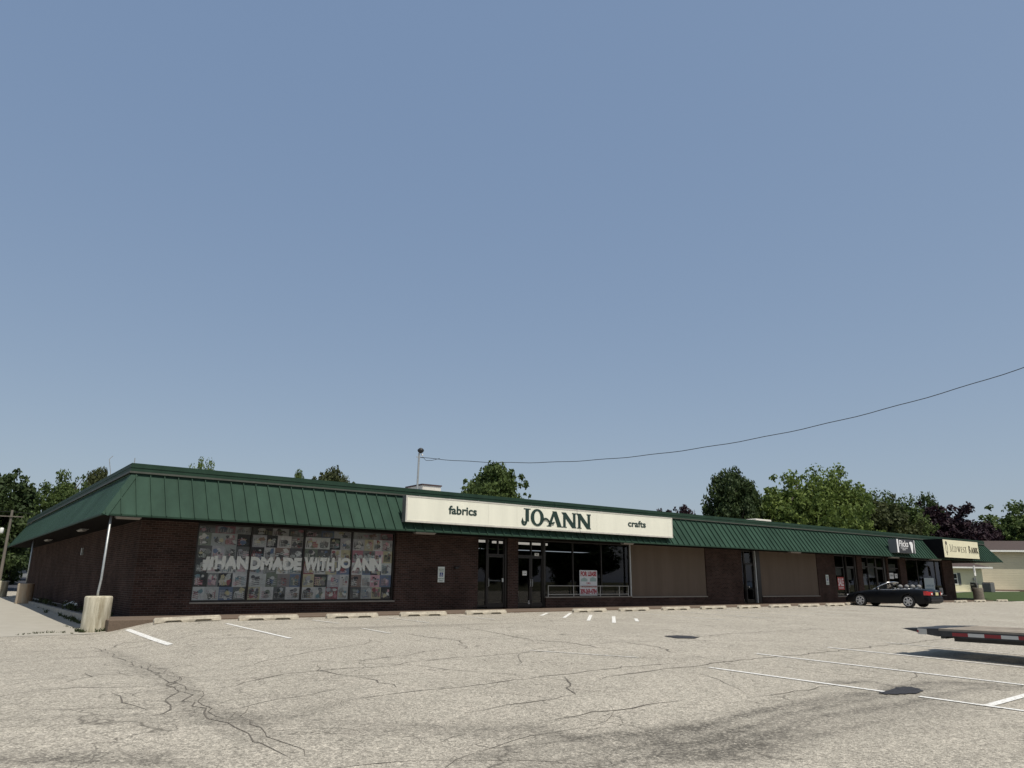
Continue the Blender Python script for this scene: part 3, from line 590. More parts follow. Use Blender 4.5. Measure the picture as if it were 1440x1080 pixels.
for i,(a,b) in enumerate(((u0+f,12.25),(12.255,14.0-.3),(13.705,18.22),(18.225,u1-f*.6))): mb.box(a,b,nf+.001+.001*(i%2),nf+.017,z0+f,z1-f*.7)
mb.build('face',M_face,s1)
nl=nf-.002
text('fabrics',10.37,3.55,1.32,.33,nl,M_ink,s1,bold=.028,ext=.006); text('crafts',20.2,3.56,1.2,.30,nl,M_ink,s1,bold=.028,ext=.006)
TT=.225
serif('JO',13.95,3.33,1.18,.68,nl,M_ink,s1,gap=.04,ext=.006); serif('ANN',15.32,3.33,2.52,.64,nl,M_ink,s1,gap=.06,ext=.006)
# curled hyphen running into the A
mb=MB(); pts=[(15.10,3.585),(15.18,3.64),(15.28,3.635),(15.38,3.57),(15.46,3.50),(15.58,3.46),(15.70,3.50)]
for (a,b),(c,d) in zip(pts[:-1],pts[1:]):
    mb.prism([(a,b-.035),(c,d-.035),(c,d+.04),(a,b+.04)],'y',nl-.034-(a%.01)*.1,nl)
mb.build('lettering',M_ink,s1)
for u in np.arange(u0+.6,u1,1.35): mb=MB(); mb.box(u-.02,u+.02,nf+.05,nf+.95,z1+.001,z1+.04); mb.build('bracket',M_signs,s1)
# ---- black shop sign
M_blk=mat('black_sign_face',(.03,.03,.034),rough=.4); M_wh=mat('white_letters',(.8,.8,.8),rough=.5)
s2=thing('shop_sign',(46.8,-1.8,3.12),'small black square box sign with white lettering and a cone picture','sign')
u0,u1,z0,z1,nf=45.35,47.9,3.1,4.0,-1.8
mb=MB(); mb.box(u0,u1,nf+.012,nf+.55,z0,z1); mb.build('cabinet',mat('grey_cabinet',(.16,.17,.17),rough=.5),s2)
mb=MB(); mb.box(u0,u1,nf,nf+.01,z0,z1); mb.build('face',M_blk,s2)
mb=MB(); mb.box(u0+.02,u0+.22,nf-.006,nf-.001,z0+.02,z1-.02); mb.build('stripe',M_wh,s2); mb=MB(); mb.box(u1-.12,u1-.06,nf-.006,nf-.001,z0+.02,z1-.02); mb.build('stripe',M_wh,s2)
text('Flicks',u0+.36,3.50,1.22,.42,nf-.001,M_wh,s2,bold=.012); text('FROZEN TREATS',u0+.5,3.38,.95,.07,nf-.001,M_wh,s2,bold=.01); text('GRILL',u0+.72,3.28,.45,.07,nf-.001,M_wh,s2,bold=.01)
mb=MB(); cx=u0+2.06; mb.prism([(cx-.2,3.72),(cx+.2,3.72),(cx+.17,3.5),(cx+.06,3.14),(cx-.06,3.14),(cx-.17,3.5)],'y',nf-.008,nf-.001)
for q in range(3): mb.prism([(cx-.08+.14*(q-1)+.09*math.cos(6.28*j/10),3.76+.03*(q%2)+.09*math.sin(6.28*j/10)) for j in range(10)],'y',nf-.009-.001*q,nf-.001)
mb.build('cone_picture',M_wh,s2)
# ---- bank sign
s3=thing('bank_sign',(54.7,-2,2.97),'cream bank sign with dark serif capitals in a deep dark box','sign')
u0,u1,z0,z1,nf=51.75,57.7,2.97,4.2,-2.0
mb=MB(); mb.box(u0,u1,nf+.012,nf+1.3,z0-.04,z1+.04); mb.build('cabinet',mat('dark_cabinet',(.007,.007,.008),rough=.8,spec=.1),s3)
mb=MB(); mb.box(u0+.04,u1-.04,nf,nf+.01,z0,z1); mb.build('face',mat('yellowed_face',(.74,.70,.50),rough=.5,var=.05,scale=1.5),s3)
M_bk=mat('grey_letters',(.10,.09,.07),rough=.5)
TT=.085
serif('MIDWEST BANK',u0+1.0,3.38,4.75,.50,nf-.001,M_bk,s3,gap=.15,small=(0,8),ext=.004)
mb=MB(); a=u0+.5
mb.prism([(a-.14,3.3),(a+.14,3.3),(a+.14,3.36),(a-.14,3.36)],'y',nf-.006,nf); mb.prism([(a-.16,3.38),(a-.1,3.38),(a-.1,3.82),(a-.16,3.82)],'y',nf-.006,nf); mb.prism([(a+.1,3.38),(a+.16,3.38),(a+.16,3.82),(a+.1,3.82)],'y',nf-.006,nf); mb.prism([(a-.04,3.12),(a+.04,3.12),(a+.04,3.3),(a-.04,3.3)],'y',nf-.006,nf)
mb.prism([(a+.16*math.cos(6.28*j/12),3.96+.14*math.sin(6.28*j/12)) for j in range(12)],'y',nf-.006,nf)
mb.build('emblem',M_bk,s3)
# ---- lease board, notices
M_red=mat('red_print',(.33,.02,.035),rough=.5); M_pap=mat('white_board',(.60,.61,.62),rough=.5,var=.05)
ls=thing('lease_board',(19.2,-.02,.49),'white for-lease board with red print leaning in the shop window','sign')
mb=MB(); mb.box(18.66,19.76,.06,.075,.47,1.60); mb.build('board',M_pap,ls)
text('FOR LEASE',18.72,1.33,1.0,.22,.059,M_red,ls,bold=.055); text('CALL',19.08,.98,.26,.09,.059,M_red,ls,bold=.02); text('TIM BUNNINGHAM',18.70,.83,1.02,.085,.059,M_red,ls,bold=.03); text('309-269-4784',18.70,.54,1.02,.24,.059,M_red,ls,bold=.05)
mb=MB(); mb.prism([(19.3,1.1),(19.7,1.1),(19.7,1.24),(19.5,1.3),(19.3,1.24)],'y',.056,.0595); mb.prism([(18.74,1.1),(19.14,1.1),(19.14,1.2),(18.94,1.28),(18.74,1.2)],'y',.056,.0595); mb.build('logo',mat('pale_teal',(.30,.40,.38)),ls)
def ada(u,n,lab):
    t=thing('parking_notice',(u,n,1.02),lab,'sign','accessible parking notices on the brick')
    mb=MB(); mb.box(u-.155,u+.155,-.02,-.003,1.02,1.62); mb.build('plate',mat('pale_plate',(.62,.66,.62),rough=.45),t,bevel=.003)
    mb=MB(); mb.box(u-.08,u+.08,-.024,-.0205,1.24,1.40); mb.build('symbol_square',mat('sign_blue',(.02,.05,.19),rough=.4),t)
    mw=mat('symbol_white',(.8,.8,.8)); mb=MB(); K=12
    for j in range(9):
        a0=R(150+j*25);a1=R(175+j*25); mb.prism([(u+.035*math.cos(a0),1.295+.035*math.sin(a0)),(u+.035*math.cos(a1),1.295+.035*math.sin(a1)),(u+.047*math.cos(a1),1.295+.047*math.sin(a1)),(u+.047*math.cos(a0),1.295+.047*math.sin(a0))],'y',-.027,-.0245)
    mb.box(u-.012,u+.004,-.0275,-.0245,1.30,1.36); mb.box(u-.012,u+.03,-.0278,-.0245,1.298,1.31); mb.box(u+.02,u+.032,-.0276,-.0245,1.26,1.30); mb.prism([(u-.004+.014*math.cos(6.28*j/8),1.375+.014*math.sin(6.28*j/8)) for j in range(8)],'y',-.0272,-.0245); mb.build('symbol',mw,t)
    gm=mat('sign_green',(.05,.13,.08)); text('RESERVED',u-.12,1.50,.24,.045,-.0205,gm,t); text('PARKING',u-.11,1.435,.22,.045,-.0205,gm,t); text('PERMIT ONLY',u-.13,1.14,.26,.04,-.0205,gm,t); text('FINE',u-.08,1.06,.16,.04,-.0205,gm,t)
ada(11.13,0,'white and blue accessible parking notice on brick between collage window and shop doors'); ada(39.55,0,'white and blue accessible parking notice on brick beside the red window poster')
def paper(name,u0,u1,z0,z1,n,m,lab,cat,body=None,mt=None,grp=None):
    t=thing(name,((u0+u1)/2,n,z0),lab,cat,grp); mb=MB(); mb.box(u0,u1,n-.002,n,z0,z1); mb.build('sheet',m,t)
    for (b,fx,fz,fw2,fh) in (body or []): text(b,u0+(u1-u0)*fx,z0+(z1-z0)*fz,(u1-u0)*fw2,(z1-z0)*fh,n-.0025,mt or M_ink,t,bold=.02,ext=.001)
    return t
paper('notice_sheet',15.36,15.60,1.33,1.52,.125,M_white,'small white paper notice taped inside the left double door','notice',[('HOURS',.15,.7,.7,.16),('CLOSED',.12,.3,.76,.2)])
paper('number_plate',16.02,16.26,2.17,2.29,.095,M_white,'white street number plate above the shop doors','number sign',[('302',.2,.2,.6,.6)])
t=thing('door_sticker',(15.7,.12,.1),'small white wheelchair sticker low on the shop door','sticker'); mb=MB()
for j in range(9):
    a0=R(150+j*25);a1=R(175+j*25); mb.prism([(15.7+.035*math.cos(a0),.19+.035*math.sin(a0)),(15.7+.035*math.cos(a1),.19+.035*math.sin(a1)),(15.7+.05*math.cos(a1),.19+.05*math.sin(a1)),(15.7+.05*math.cos(a0),.19+.05*math.sin(a0))],'y',.09,.097)
mb.box(15.68,15.71,.09,.096,.2,.29); mb.build('symbol',M_white,t)
M_rp=mat('red_poster',(.42,.035,.03),rough=.5)
paper('window_poster',40.98,41.74,.72,1.5,.125,M_rp,'red poster with white lettering in the narrow window left of the parked car','poster',[('SALE',.08,.3,.84,.6),('TODAY',.1,.08,.8,.14)],M_wh)
M_blind=mat('grey_blind',(.30,.31,.29),rough=.7)
for i,(a,b,z0,z1,nn) in enumerate(((40.72,41.7,1.6,2.05,.22),(41.85,42.05,1.2,2.1,.22),(42.35,42.9,1.35,2.05,.22),(44.15,44.8,2.05,2.5,.22),(45.05,45.95,1.5,2.45,.22),(44.4,44.8,1.0,1.75,.22),(47.75,48.95,1.95,2.45,.22))):
    mb=MB(); mb.box(a,b,nn,nn+.01,z0,z1); mb.build('window_blind',M_blind,bld)
M_redp=mat('faded_red_print',(.25,.14,.14)); 
paper('window_notice',47.8,48.4,1.45,1.85,.125,M_pap,'pale square notice upper left in the window behind the car','notice',[('OPEN',.15,.4,.7,.3)],None,'notices in the shop windows')
paper('window_notice',48.55,48.95,1.5,1.8,.125,M_pap,'smaller pale notice right of the square one behind the car','notice',[('HOURS',.15,.4,.7,.2)],None,'notices in the shop windows')
paper('grey_board',52.75,54.35,.34,1.55,.06,mat('grey_blue_board',(.40,.47,.50),rough=.5,var=.05),'tall pale grey board with blue print standing in the bank window','sign',[('DRIVE UP',.12,.48,.76,.12),('BANKING',.15,.28,.7,.12)],mat('blue_print',(.1,.2,.27)))
paper('framed_notice',55.05,55.6,.4,.85,.06,mat('frame_grey',(.35,.34,.33)),'small framed notice at the right end of the bank window sill','notice',[('FDIC',.2,.35,.6,.3)])
mb=MB(); mb.box(11.75,11.9,-.09,-.003,1.55,1.62); mb.box(11.93,12.02,-.06,-.003,1.62,1.65); tag(mb.build('wall_bracket',M_black,bevel=.006),'small black metal bracket fixed to the brick beside the glass doors','bracket')
M_railp=mat('rail_paint',(.45,.44,.41),rough=.6)
# guard rail on the window sill
t=thing('guard_rail',(19,-.0,.44),'low white two-bar rail running along the shop window sill','railing')
for z in (.53,.90): mb=MB(); mb.tube([(16.7,-.0,z),(21.78,-.0,z)],.014,6); mb.build('rail',M_railp,t)
for u in (16.72,18.22,19.9,21.15,21.76): mb=MB(); mb.tube([(u,0.0,.438),(u,0.0,.92)],.018,6); mb.build('post',M_railp,t)
# ---------------------------------------------------------------- bollards with eave posts
def bollard(u,n,lab,h=.95,r=.355,post=None,m=M_conc):
    z=g(u,n); t=thing('bollard',(u,n,z),lab,'bollard','concrete bollards round the building'); mb=MB(); rr=random.Random(int(u*100))
    k=28; prof=[(r+.01,-.15),(r+.006,.05),(r,.3),(r-.004,.6),(r,h-.05),(r-.012,h-.012),(r-.04,h)]
    mb.lathe((u,n,z),prof,k); mb.v=[(u+(x-u)*(1+rr.uniform(-.012,.012)),n+(y-n)*(1+rr.uniform(-.012,.012)),zz) for x,y,zz in mb.v]
    mb.build('drum',m,t,smooth=True)
    return t
b1=bollard(-1.13,-1.4,'nearest stained concrete bollard at the left corner with a grey post rising from it')
mb=MB(); mb.tube([(-1.17,-1.4,.5),(-1.17,-1.4,.7),(-1.14,-1.4,1.05),(-1.12,-1.38,E_)],.032,8); mb.build('eave_post',M_grey,b1,smooth=True)
b2=bollard(-1.12,18.6,'rust-streaked concrete bollard halfway down the left side wall',m=mat('rusty_concrete',(.46,.40,.30),rough=.92,col2=(.36,.22,.12),scale=4,bump=.8,bscale=45,streak=True))
mb=MB(); mb.tube([(-1.12,18.7,.5),(-1.12,18.7,E_)],.04,8); mb.build('eave_post',M_grey,b2,smooth=True)
b3=bollard(-1.35,30.2,'farthest small concrete bollard at the left edge of the lot')
b4=bollard(57.9,-1.45,'lichen-darkened concrete bollard by the bank corner with a sign post in it',h=.95,m=mat('lichen_concrete',(.22,.19,.15),rough=.95,col2=(.13,.115,.09),scale=6,bump=.8))
mb=MB(); mb.tube([(57.95,-1.45,.7),(57.85,-1.45,1.4),(57.7,-1.45,2.35)],.03,6); mb.build('sign_post',M_grey,b4)
mb=MB(); mb.prism([(57.55,1.75),(57.85,1.75),(57.78,2.5),(57.48,2.5)],'y',-1.52,-1.49); mb.build('sign_plate',M_white,b4)
# ---------------------------------------------------------------- wheel stops
def stop_mesh():
    mb=MB(); L_=.91; prof=[(-.075,0),(-.075,.05),(-.05,.125),(.05,.125),(.075,.05),(.075,0)]
    cut=[(-L_,0),(-.62,0),(-.62,.035),(-.14,.035),(-.14,0),(.14,0),(.14,.035),(.62,.035),(.62,0),(L_,0)]
    # silhouette along the length with the two drainage slots
    top=.145
    poly=[(-L_,0),(-.66,0),(-.60,.055),(-.22,.055),(-.16,0),(.16,0),(.22,.055),(.60,.055),(.66,0),(L_,0),(L_,.09),(L_-.035,top),(-L_+.035,top),(-L_,.09)]
    n=len(poly); vs=[]
    for y,s in ((-.08,1),(.08,1)):
        for x,z in poly: yy=y*(1 if z<.08 else .7); vs.append((x,yy,z))
    mb.add(vs,[list(range(n))[::-1],list(range(n,2*n))]+[(i,(i+1)%n,n+(i+1)%n,n+i) for i in range(n)])
    mb.box(-.63,-.19,.0,.06,0,.056); mb.box(.19,.63,.0,.06,0,.056)
    return mb
stops=[(1.0,-2.7,.02,'nearest wheel stop, left end of the row by the bollard'),(3.3,-2.8,.0,'second wheel stop from the left corner, under the collage window'),(6.05,-2.78,.02,'wheel stop under the right half of the collage window'),(8.75,-2.72,-.02,'wheel stop under the left end of the long cream sign'),(11.5,-2.6,.0,'wheel stop just left of the glass shop doors'),(16.5,-2.85,.0,'wheel stop beside the white diagonal striping'),(19.05,-2.9,.02,'wheel stop below the for-lease board'),(21.75,-2.9,-.01,'wheel stop below the right end of the shop windows'),(24.4,-2.9,.0,'wheel stop below the first stucco panel'),(27.1,-2.95,.02,'wheel stop at the right edge of the first stucco panel'),(29.8,-2.9,.0,'wheel stop left of the narrow dark doorway'),(32.4,-2.95,-.02,'wheel stop below the second stucco panel'),(35.1,-2.9,.0,'wheel stop left of the second parking notice'),(37.9,-2.45,.05,'wheel stop at the nose of the black convertible'),(52.1,-2.5,0,'wheel stop just right of the convertible tail'),(55.3,-2.5,.02,'wheel stop left of the lichen-dark bollard'),(59.4,-2.45,0,'rightmost wheel stop beside the lawn edge')]
proto=None
for u,n,a,lab in stops:
    if proto is None:
        mb=stop_mesh(); me_o=mb.build('wheel_stop',M_stop,bevel=.012); proto=me_o; o=proto
    else: o=proto.copy(); link(o)
    o.location=(u,n,g(u,n)-.002); o.rotation_euler=(math.atan((g(u,n+.1)-g(u,n-.1))/.2),-math.atan((g(u+.9,n)-g(u-.9,n))/1.8),a); tag(o,lab,'wheel stop','concrete wheel stops along the sidewalk')
text('383',.5,g(.8,-2.6)+.05,.3,.05,-2.66,M_white,proto) if False else None
# ---------------------------------------------------------------- things on the roof
M_hv=mat('hvac_paint',(.68,.65,.58),rough=.6,var=.1,scale=3)
t=thing('rooftop_unit',(14.2,6.8,4.4),'white rooftop air unit with dark rusted lid beside the lamp pole','air conditioner')
mb=MB(); mb.box(13.66,14.75,6,7.6,4.4,5.66); mb.build('housing',M_hv,t,bevel=.02)
mb=MB(); mb.box(13.62,14.79,5.96,7.64,5.662,5.72); mb.build('lid',mat('rusty_lid',(.08,.05,.05),rough=.9,var=.4),t)
mb=MB(); mb.box(13.655,13.66,6.2,7.4,4.9,5.5); 
for i in range(6): mb.box(13.64,13.655,6.25,7.35,4.95+i*.09,4.99+i*.09)
mb.build('louvre',M_grey,t)
mb=MB(); mb.tube([(15.1,6.5,4.4),(15.1,6.5,5.35)],.06,8); mb.lathe((15.1,6.5,5.35),[(.12,0),(.12,.05),(.03,.12)],10); tag(mb.build('roof_vent',M_grey),'thin capped vent pipe right of the rooftop air unit','vent')
t=thing('rooftop_unit',(42,6.3,4.4),'low cream rooftop air unit in front of the pale green tree','air conditioner')
mb=MB(); mb.box(41.3,43.2,6,7.6,4.4,5.55); mb.build('housing',M_hv,t,bevel=.03); mb=MB(); mb.box(39.2,41.28,6.1,7.5,4.4,5.3); mb.build('duct',M_hv,t,bevel=.03)
t=thing('lamp_pole',(13.3,5.9,4.4),'slender grey pole with a black floodlight standing on the roof','lamp pole')
mb=MB(); mb.tube([(13.3,5.9,4.4),(13.35,5.9,7.2)],.05,8); mb.tube([(13.2,5.9,7.0),(13.6,5.9,7.0)],.02,6); mb.build('pole',M_grey,t)
mb=MB(); mb.lathe((13.42,5.88,7.2),[(.05,0),(.13,.06),(.17,.16),(.1,.24),(.03,.27)],12); mb.build('lamp_head',M_black,t,smooth=True)
mb=MB(); mb.lathe((13.5,5.85,7.08),[(.04,0),(.05,.05),(.04,.1)],8); mb.build('insulator',M_white,t)
# overhead cable
A=Vector((13.45,5.9,7.0)); B=Vector((24.37,-20.22,9.12)); pts=[]
for i in range(61):
    q=i/60; p=A*(1-q)+B*q; p.z-=4*1.7*q*(1-q); p.z+=.012*math.sin(i*1.3); pts.append(p)
mb=MB(); mb.tube(pts,.014,5); mb.tube([(13.5,5.8,7.02),(13.52,5.5,6.8),(13.55,5.0,6.75),(13.62,4.4,6.78)],.012,5)
tag(mb.build('overhead_cable',M_black),'thin black cable sagging across the sky from the roof pole','cable')
t=thing('utility_pole',(24.4,-20.3,g(24.4,-20.3)),'wooden utility pole carrying the roof cable, out of frame','utility pole')
mb=MB(); mb.tube([(24.4,-20.4,-.6),(24.4,-20.4,9.8)],[.16,.11],10); mb.build('pole',mat('grey_timber',(.2,.17,.14),rough=.9,var=.2,streak=True),t)
t=thing('antenna',(3,19.1,4.4),'thin roof antenna rod and bent stub at the left roof corner','antenna')
mb=MB(); mb.tube([(3,19.1,4.4),(3,19.1,7.5)],.025,5); mb.tube([(2.0,19.1,4.4),(1.9,19.1,6.6),(1.75,19.1,7.3),(1.9,19.1,7.5)],.02,5); mb.build('rod',M_grey,t)
# ---------------------------------------------------------------- black convertible
def make_car(cx,rear_n,lab):
    # local frame: s along the car from nose (0) to tail (4.72); world x = cx + y, world n = nose_n - s
    nose=rear_n+3.62; Z=g(cx,rear_n+1.3)
    car=thing('parked_car',(cx,rear_n+1.3,Z),lab,'car')
    paint=mat('black_paint',(.008,.009,.011),rough=.35,coat=.12,spec=.12); chrome=mat('bright_trim',(.62,.62,.62),rough=.25,metal=.9)
    grey=mat('grey_leather',(.22,.215,.205),rough=.7); 
    def W(s,y,z): return (cx+y,nose-s,Z+z)
    def lerp(tab,s):
        for (a,b),(c,d) in zip(tab[:-1],tab[1:]):
            if s<=c: t=(s-a)/(c-a); t=t*t*(3-2*t)*.4+t*.6; return b+(d-b)*t
        return tab[-1][1]
    HW=[(0,.60),(.12,.74),(.35,.83),(.9,.89),(2.5,.91),(3.7,.90),(4.3,.86),(4.6,.78),(4.72,.70)]
    SH=[(0,.56),(.2,.66),(.9,.80),(1.75,.89),(2.6,.90),(3.5,.94),(4.2,.94),(4.6,.90),(4.72,.82)]
    TP=[(0,.60),(.25,.72),(.9,.87),(1.7,.97),(1.9,.99),(3.7,1.0),(4.2,.99),(4.55,.96),(4.66,.90),(4.72,.82)]
    ss=[0,.04,.12,.22,.35,.5]+[.5+.06*i for i in range(1,16)]+[1.5,1.7,1.86,1.9,2.2,2.5,2.8,3.1]+[3.16+.06*i for i in range(0,8)]+[3.64,3.66]+[3.7+.06*i for i in range(1,7)]+[4.16,4.25,4.35,4.45,4.55,4.62,4.68,4.72]
    ss=sorted(set(round(x,3) for x in ss)); fa,ra=.95,3.62; AR=.37
    rows=[]
    for s in ss:
        hw=lerp(HW,s); sh=lerp(SH,s); tp=lerp(TP,s); zb=.20 if .3<s<4.4 else .26
        for a in (fa,ra):
            d=abs(s-a)
            if d<AR: zb=max(zb,.33+math.sqrt(AR*AR-d*d)-.0)
        ml=max(zb+.02,.42); cock=1.88<s<3.60
        pts=[(hw*.95,zb),(hw*.99,ml),(hw,max(ml+.02,.62)),(hw*.985,sh-.07),(hw*.94,sh)]
        if cock: pts+=[(hw*.86,sh+.012),(hw*.84,.42),(0,.42)]
        else: pts+=[(hw*.84,sh+(tp-sh)*.45),(hw*.5,sh+(tp-sh)*.9),(0,tp)]
        rows.append(pts)
    mb=MB(); vs=[]; K=len(rows[0])
    for s,pts in zip(ss,rows):
        vs+=[W(s,y,z) for y,z in pts]+[W(s,-y,z) for y,z in pts[:-1][::-1]]
    n=2*K-1
    fs=[(i*n+j,i*n+j+1,(i+1)*n+j+1,(i+1)*n+j) for i in range(len(ss)-1) for j in range(n-1)]
    fs+=[list(range(n)),[(len(ss)-1)*n+j for j in range(n)][::-1]]
    mb.add(vs,fs); mb.build('body',paint,car,smooth=False,bevel=0,sub=1).modifiers['sub'].subdivision_type='CATMULL_CLARK'
    for p in car.children[0].data.polygons: p.use_smooth=True
    mb=MB(); 
    for y0,y1 in ((-.62,.62),): mb.prism([(nose-.1,Z+.22),(nose-.1,Z+.5),(nose-4.6,Z+.5),(nose-4.6,Z+.22)],'x',cx+y0,cx+y1)
    mb.build('underbody',M_black,car)
    mb=MB(); mb.box(cx-.72,cx+.72,nose-4.76,nose-4.60,Z+.28,Z+.58); mb.box(cx-.84,cx+.84,nose-4.70,nose-4.45,Z+.30,Z+.56); mb.build('rear_bumper',paint,car,bevel=.05)
    mb=MB(); mb.box(cx-.70,cx+.70,nose-.2,nose+.05,Z+.24,Z+.5); mb.build('front_bumper',paint,car,bevel=.06)
    # belt trim round the cockpit
    mb=MB(); pl=[W(1.9,-lerp(HW,1.9)*.9,.925)]+[W(s,-lerp(HW,s)*.9,lerp(SH,s)+.03) for s in (2.3,2.8,3.3,3.62)]+[W(3.75,-.6,1.0),W(3.8,0,1.03),W(3.75,.6,1.0)]+[W(s,lerp(HW,s)*.9,lerp(SH,s)+.03) for s in (3.62,3.3,2.8,2.3)]+[W(1.9,lerp(HW,1.9)*.9,.925)]
    mb.tube(pl,.018,6); mb.build('belt_trim',chrome,car,smooth=True)
    # windscreen
    A0,A1=W(1.72,-.72,.95),W(1.72,.72,.95); B0,B1=W(2.5,-.58,1.31),W(2.5,.58,1.31)
    mb=MB(); mb.tube([W(1.6,-.77,.91),A0,W(2.15,-.65,1.17),B0,W(2.53,0,1.34),B1,W(2.15,.65,1.17),A1,W(1.6,.77,.91)],.028,6); ws=mb.build('windscreen',chrome,car,smooth=True)
    mb=MB(); mb.recalc=False; mb.add([A0,W(1.66,0,.96),A1,B1,W(2.53,0,1.33),B0],[(0,1,2,3,4,5)]); mb.build('pane',glass('car_glass',.55),ws)
    for sg in (-1,1):
        mb=MB(); mb.lathe(W(2.02,sg*.97,.98),[(.02,-.06),(.08,-.05),(.095,0),(.05,.05),(.02,.07)],10,axis='y'); mb.build('door_mirror',paint,car,smooth=True)
        mb=MB(); mb.box(cx+sg*.97-.08,cx+sg*.97+.08,nose-2.11,nose-2.095,Z+.93,Z+1.03); mb.build('mirror_glass',chrome,car)
        # tail lamp wrapped round the corner
        mb=MB(); vs=[]; prof=[(4.46,.855),(4.54,.835),(4.62,.79),(4.70,.70),(4.745,.55),(4.75,.42)]
        for s,y in prof:
            for zz in (.66,.87 if s<4.68 else .84): vs.append(W(s,sg*(y+.012),zz-(0.05 if s<4.4 and zz>.8 else 0)))
        mb.recalc=False; mb.add(vs,[(2*i,2*i+1,2*i+3,2*i+2) for i in range(len(prof)-1)]); mb.build('tail_lamp',mat('lamp_red',(.42,.012,.015),rough=.15,coat=1),car,smooth=True)
        mb=MB(); mb.box(cx+sg*.58-.07,cx+sg*.58+.07,nose-4.765,nose-4.755,Z+.70,Z+.77); mb.build('reversing_lamp',mat('lamp_clear',(.8,.75,.75),rough=.1),car)
        mb=MB(); mb.box(cx+sg*.905-.012,cx+sg*.905+.012,nose-2.95,nose-2.75,Z+.76,Z+.79); mb.build('door_handle',paint,car)
        mb=MB(); mb.lathe(W(.1,sg*.58,.55),[(.02,-.12),(.1,-.1),(.11,.02),(.02,.06)],10,axis='y'); mb.build('headlight',mat('lamp_glass',(.6,.6,.62),rough=.1),car)
    mb=MB(); mb.box(cx-.16,cx+.16,nose-4.775,nose-4.758,Z+.66,Z+.81); pl=mb.build('number_plate',mat('plate_yellow',(.55,.50,.25),rough=.5),car)
    mb=MB(); mb.box(cx-.07,cx+.07,nose-4.75,nose-4.725,Z+.87,Z+.91); mb.build('badge',chrome,car)
    mb=MB(); mb.box(cx-.78,cx+.78,nose-4.775,nose-4.755,Z+.40,Z+.425); mb.build('bumper_strip',mat('dark_strip',(.03,.02,.03),rough=.3),car)
    # seats
    for s,wd in ((2.85,.27),(3.52,.27)):
        for y in (-.37,.37):
            mb=MB(); mb.prism([(nose-s+.12,Z+.45),(nose-s-.02,Z+.45),(nose-s-.22,Z+1.0),(nose-s-.10,Z+1.02)],'x',cx+y-wd,cx+y+wd); st=mb.build('seat',grey,car,bevel=.05)
            mb=MB(); hz=1.09; mb.lathe(W(s+.20,y,hz),[(.01,-.13),(.09,-.115),(.115,-.04),(.115,.04),(.09,.1),(.01,.12)],12,axis='x'); mb.tube([W(s+.18,y-.05,.95),W(s+.19,y-.05,1.05)],.008,5); mb.build('head_restraint',grey,st,smooth=True)
    # wheels
    tyre=M_rubber; rim=mat('alloy',(.6,.6,.6),rough=.3,metal=.3)
    for s in (fa,ra):
        for sg in (-1,1):
            x=cx+sg*.79; c=W(s,0,.325); c=(x,c[1],c[2])
            mb=MB(); mb.lathe(c,[(.22,-.1),(.30,-.105),(.322,-.08),(.325,0),(.322,.08),(.30,.105),(.22,.1)],28,axis='x'); wh=mb.build('wheel',tyre,car,smooth=True)
            mb=MB(); xo=sg*.115
            mb.lathe((x+xo,c[1],c[2]),[(.225,-.02*sg),(.235,0),(.235,.022*sg),(.205,.02*sg),(.2,-.014*sg)],28,axis='x',cap=False)
            for k in range(6):
                a=k*math.pi/3+.2; ca,sa=math.cos(a),math.sin(a); pw=.032
                q=[(ca*r_-sa*w_,sa*r_+ca*w_) for r_,w_ in ((.03,-pw*1.3),(.21,-pw),(.21,pw),(.03,pw*1.3))]
                mb.prism([(c[1]+p,c[2]+r_) for p,r_ in q],'x',x+xo-.012-.0004*k,x+xo+.014+.0004*k)
            mb.lathe((x+xo,c[1],c[2]),[(.055,-.02),(.055,.02),(.03,.03)],12,axis='x')
            mb.build('rim',rim,wh); mb=MB(); mb.lathe((x+xo-sg*.03,c[1],c[2]),[(.2,-.004),(.2,.004)],20,axis='x'); mb.build('brake_disc',M_black,wh)
    return car
make_car(38.2,-5.85,'black open-top convertible parked nose-in before the right-hand shops')
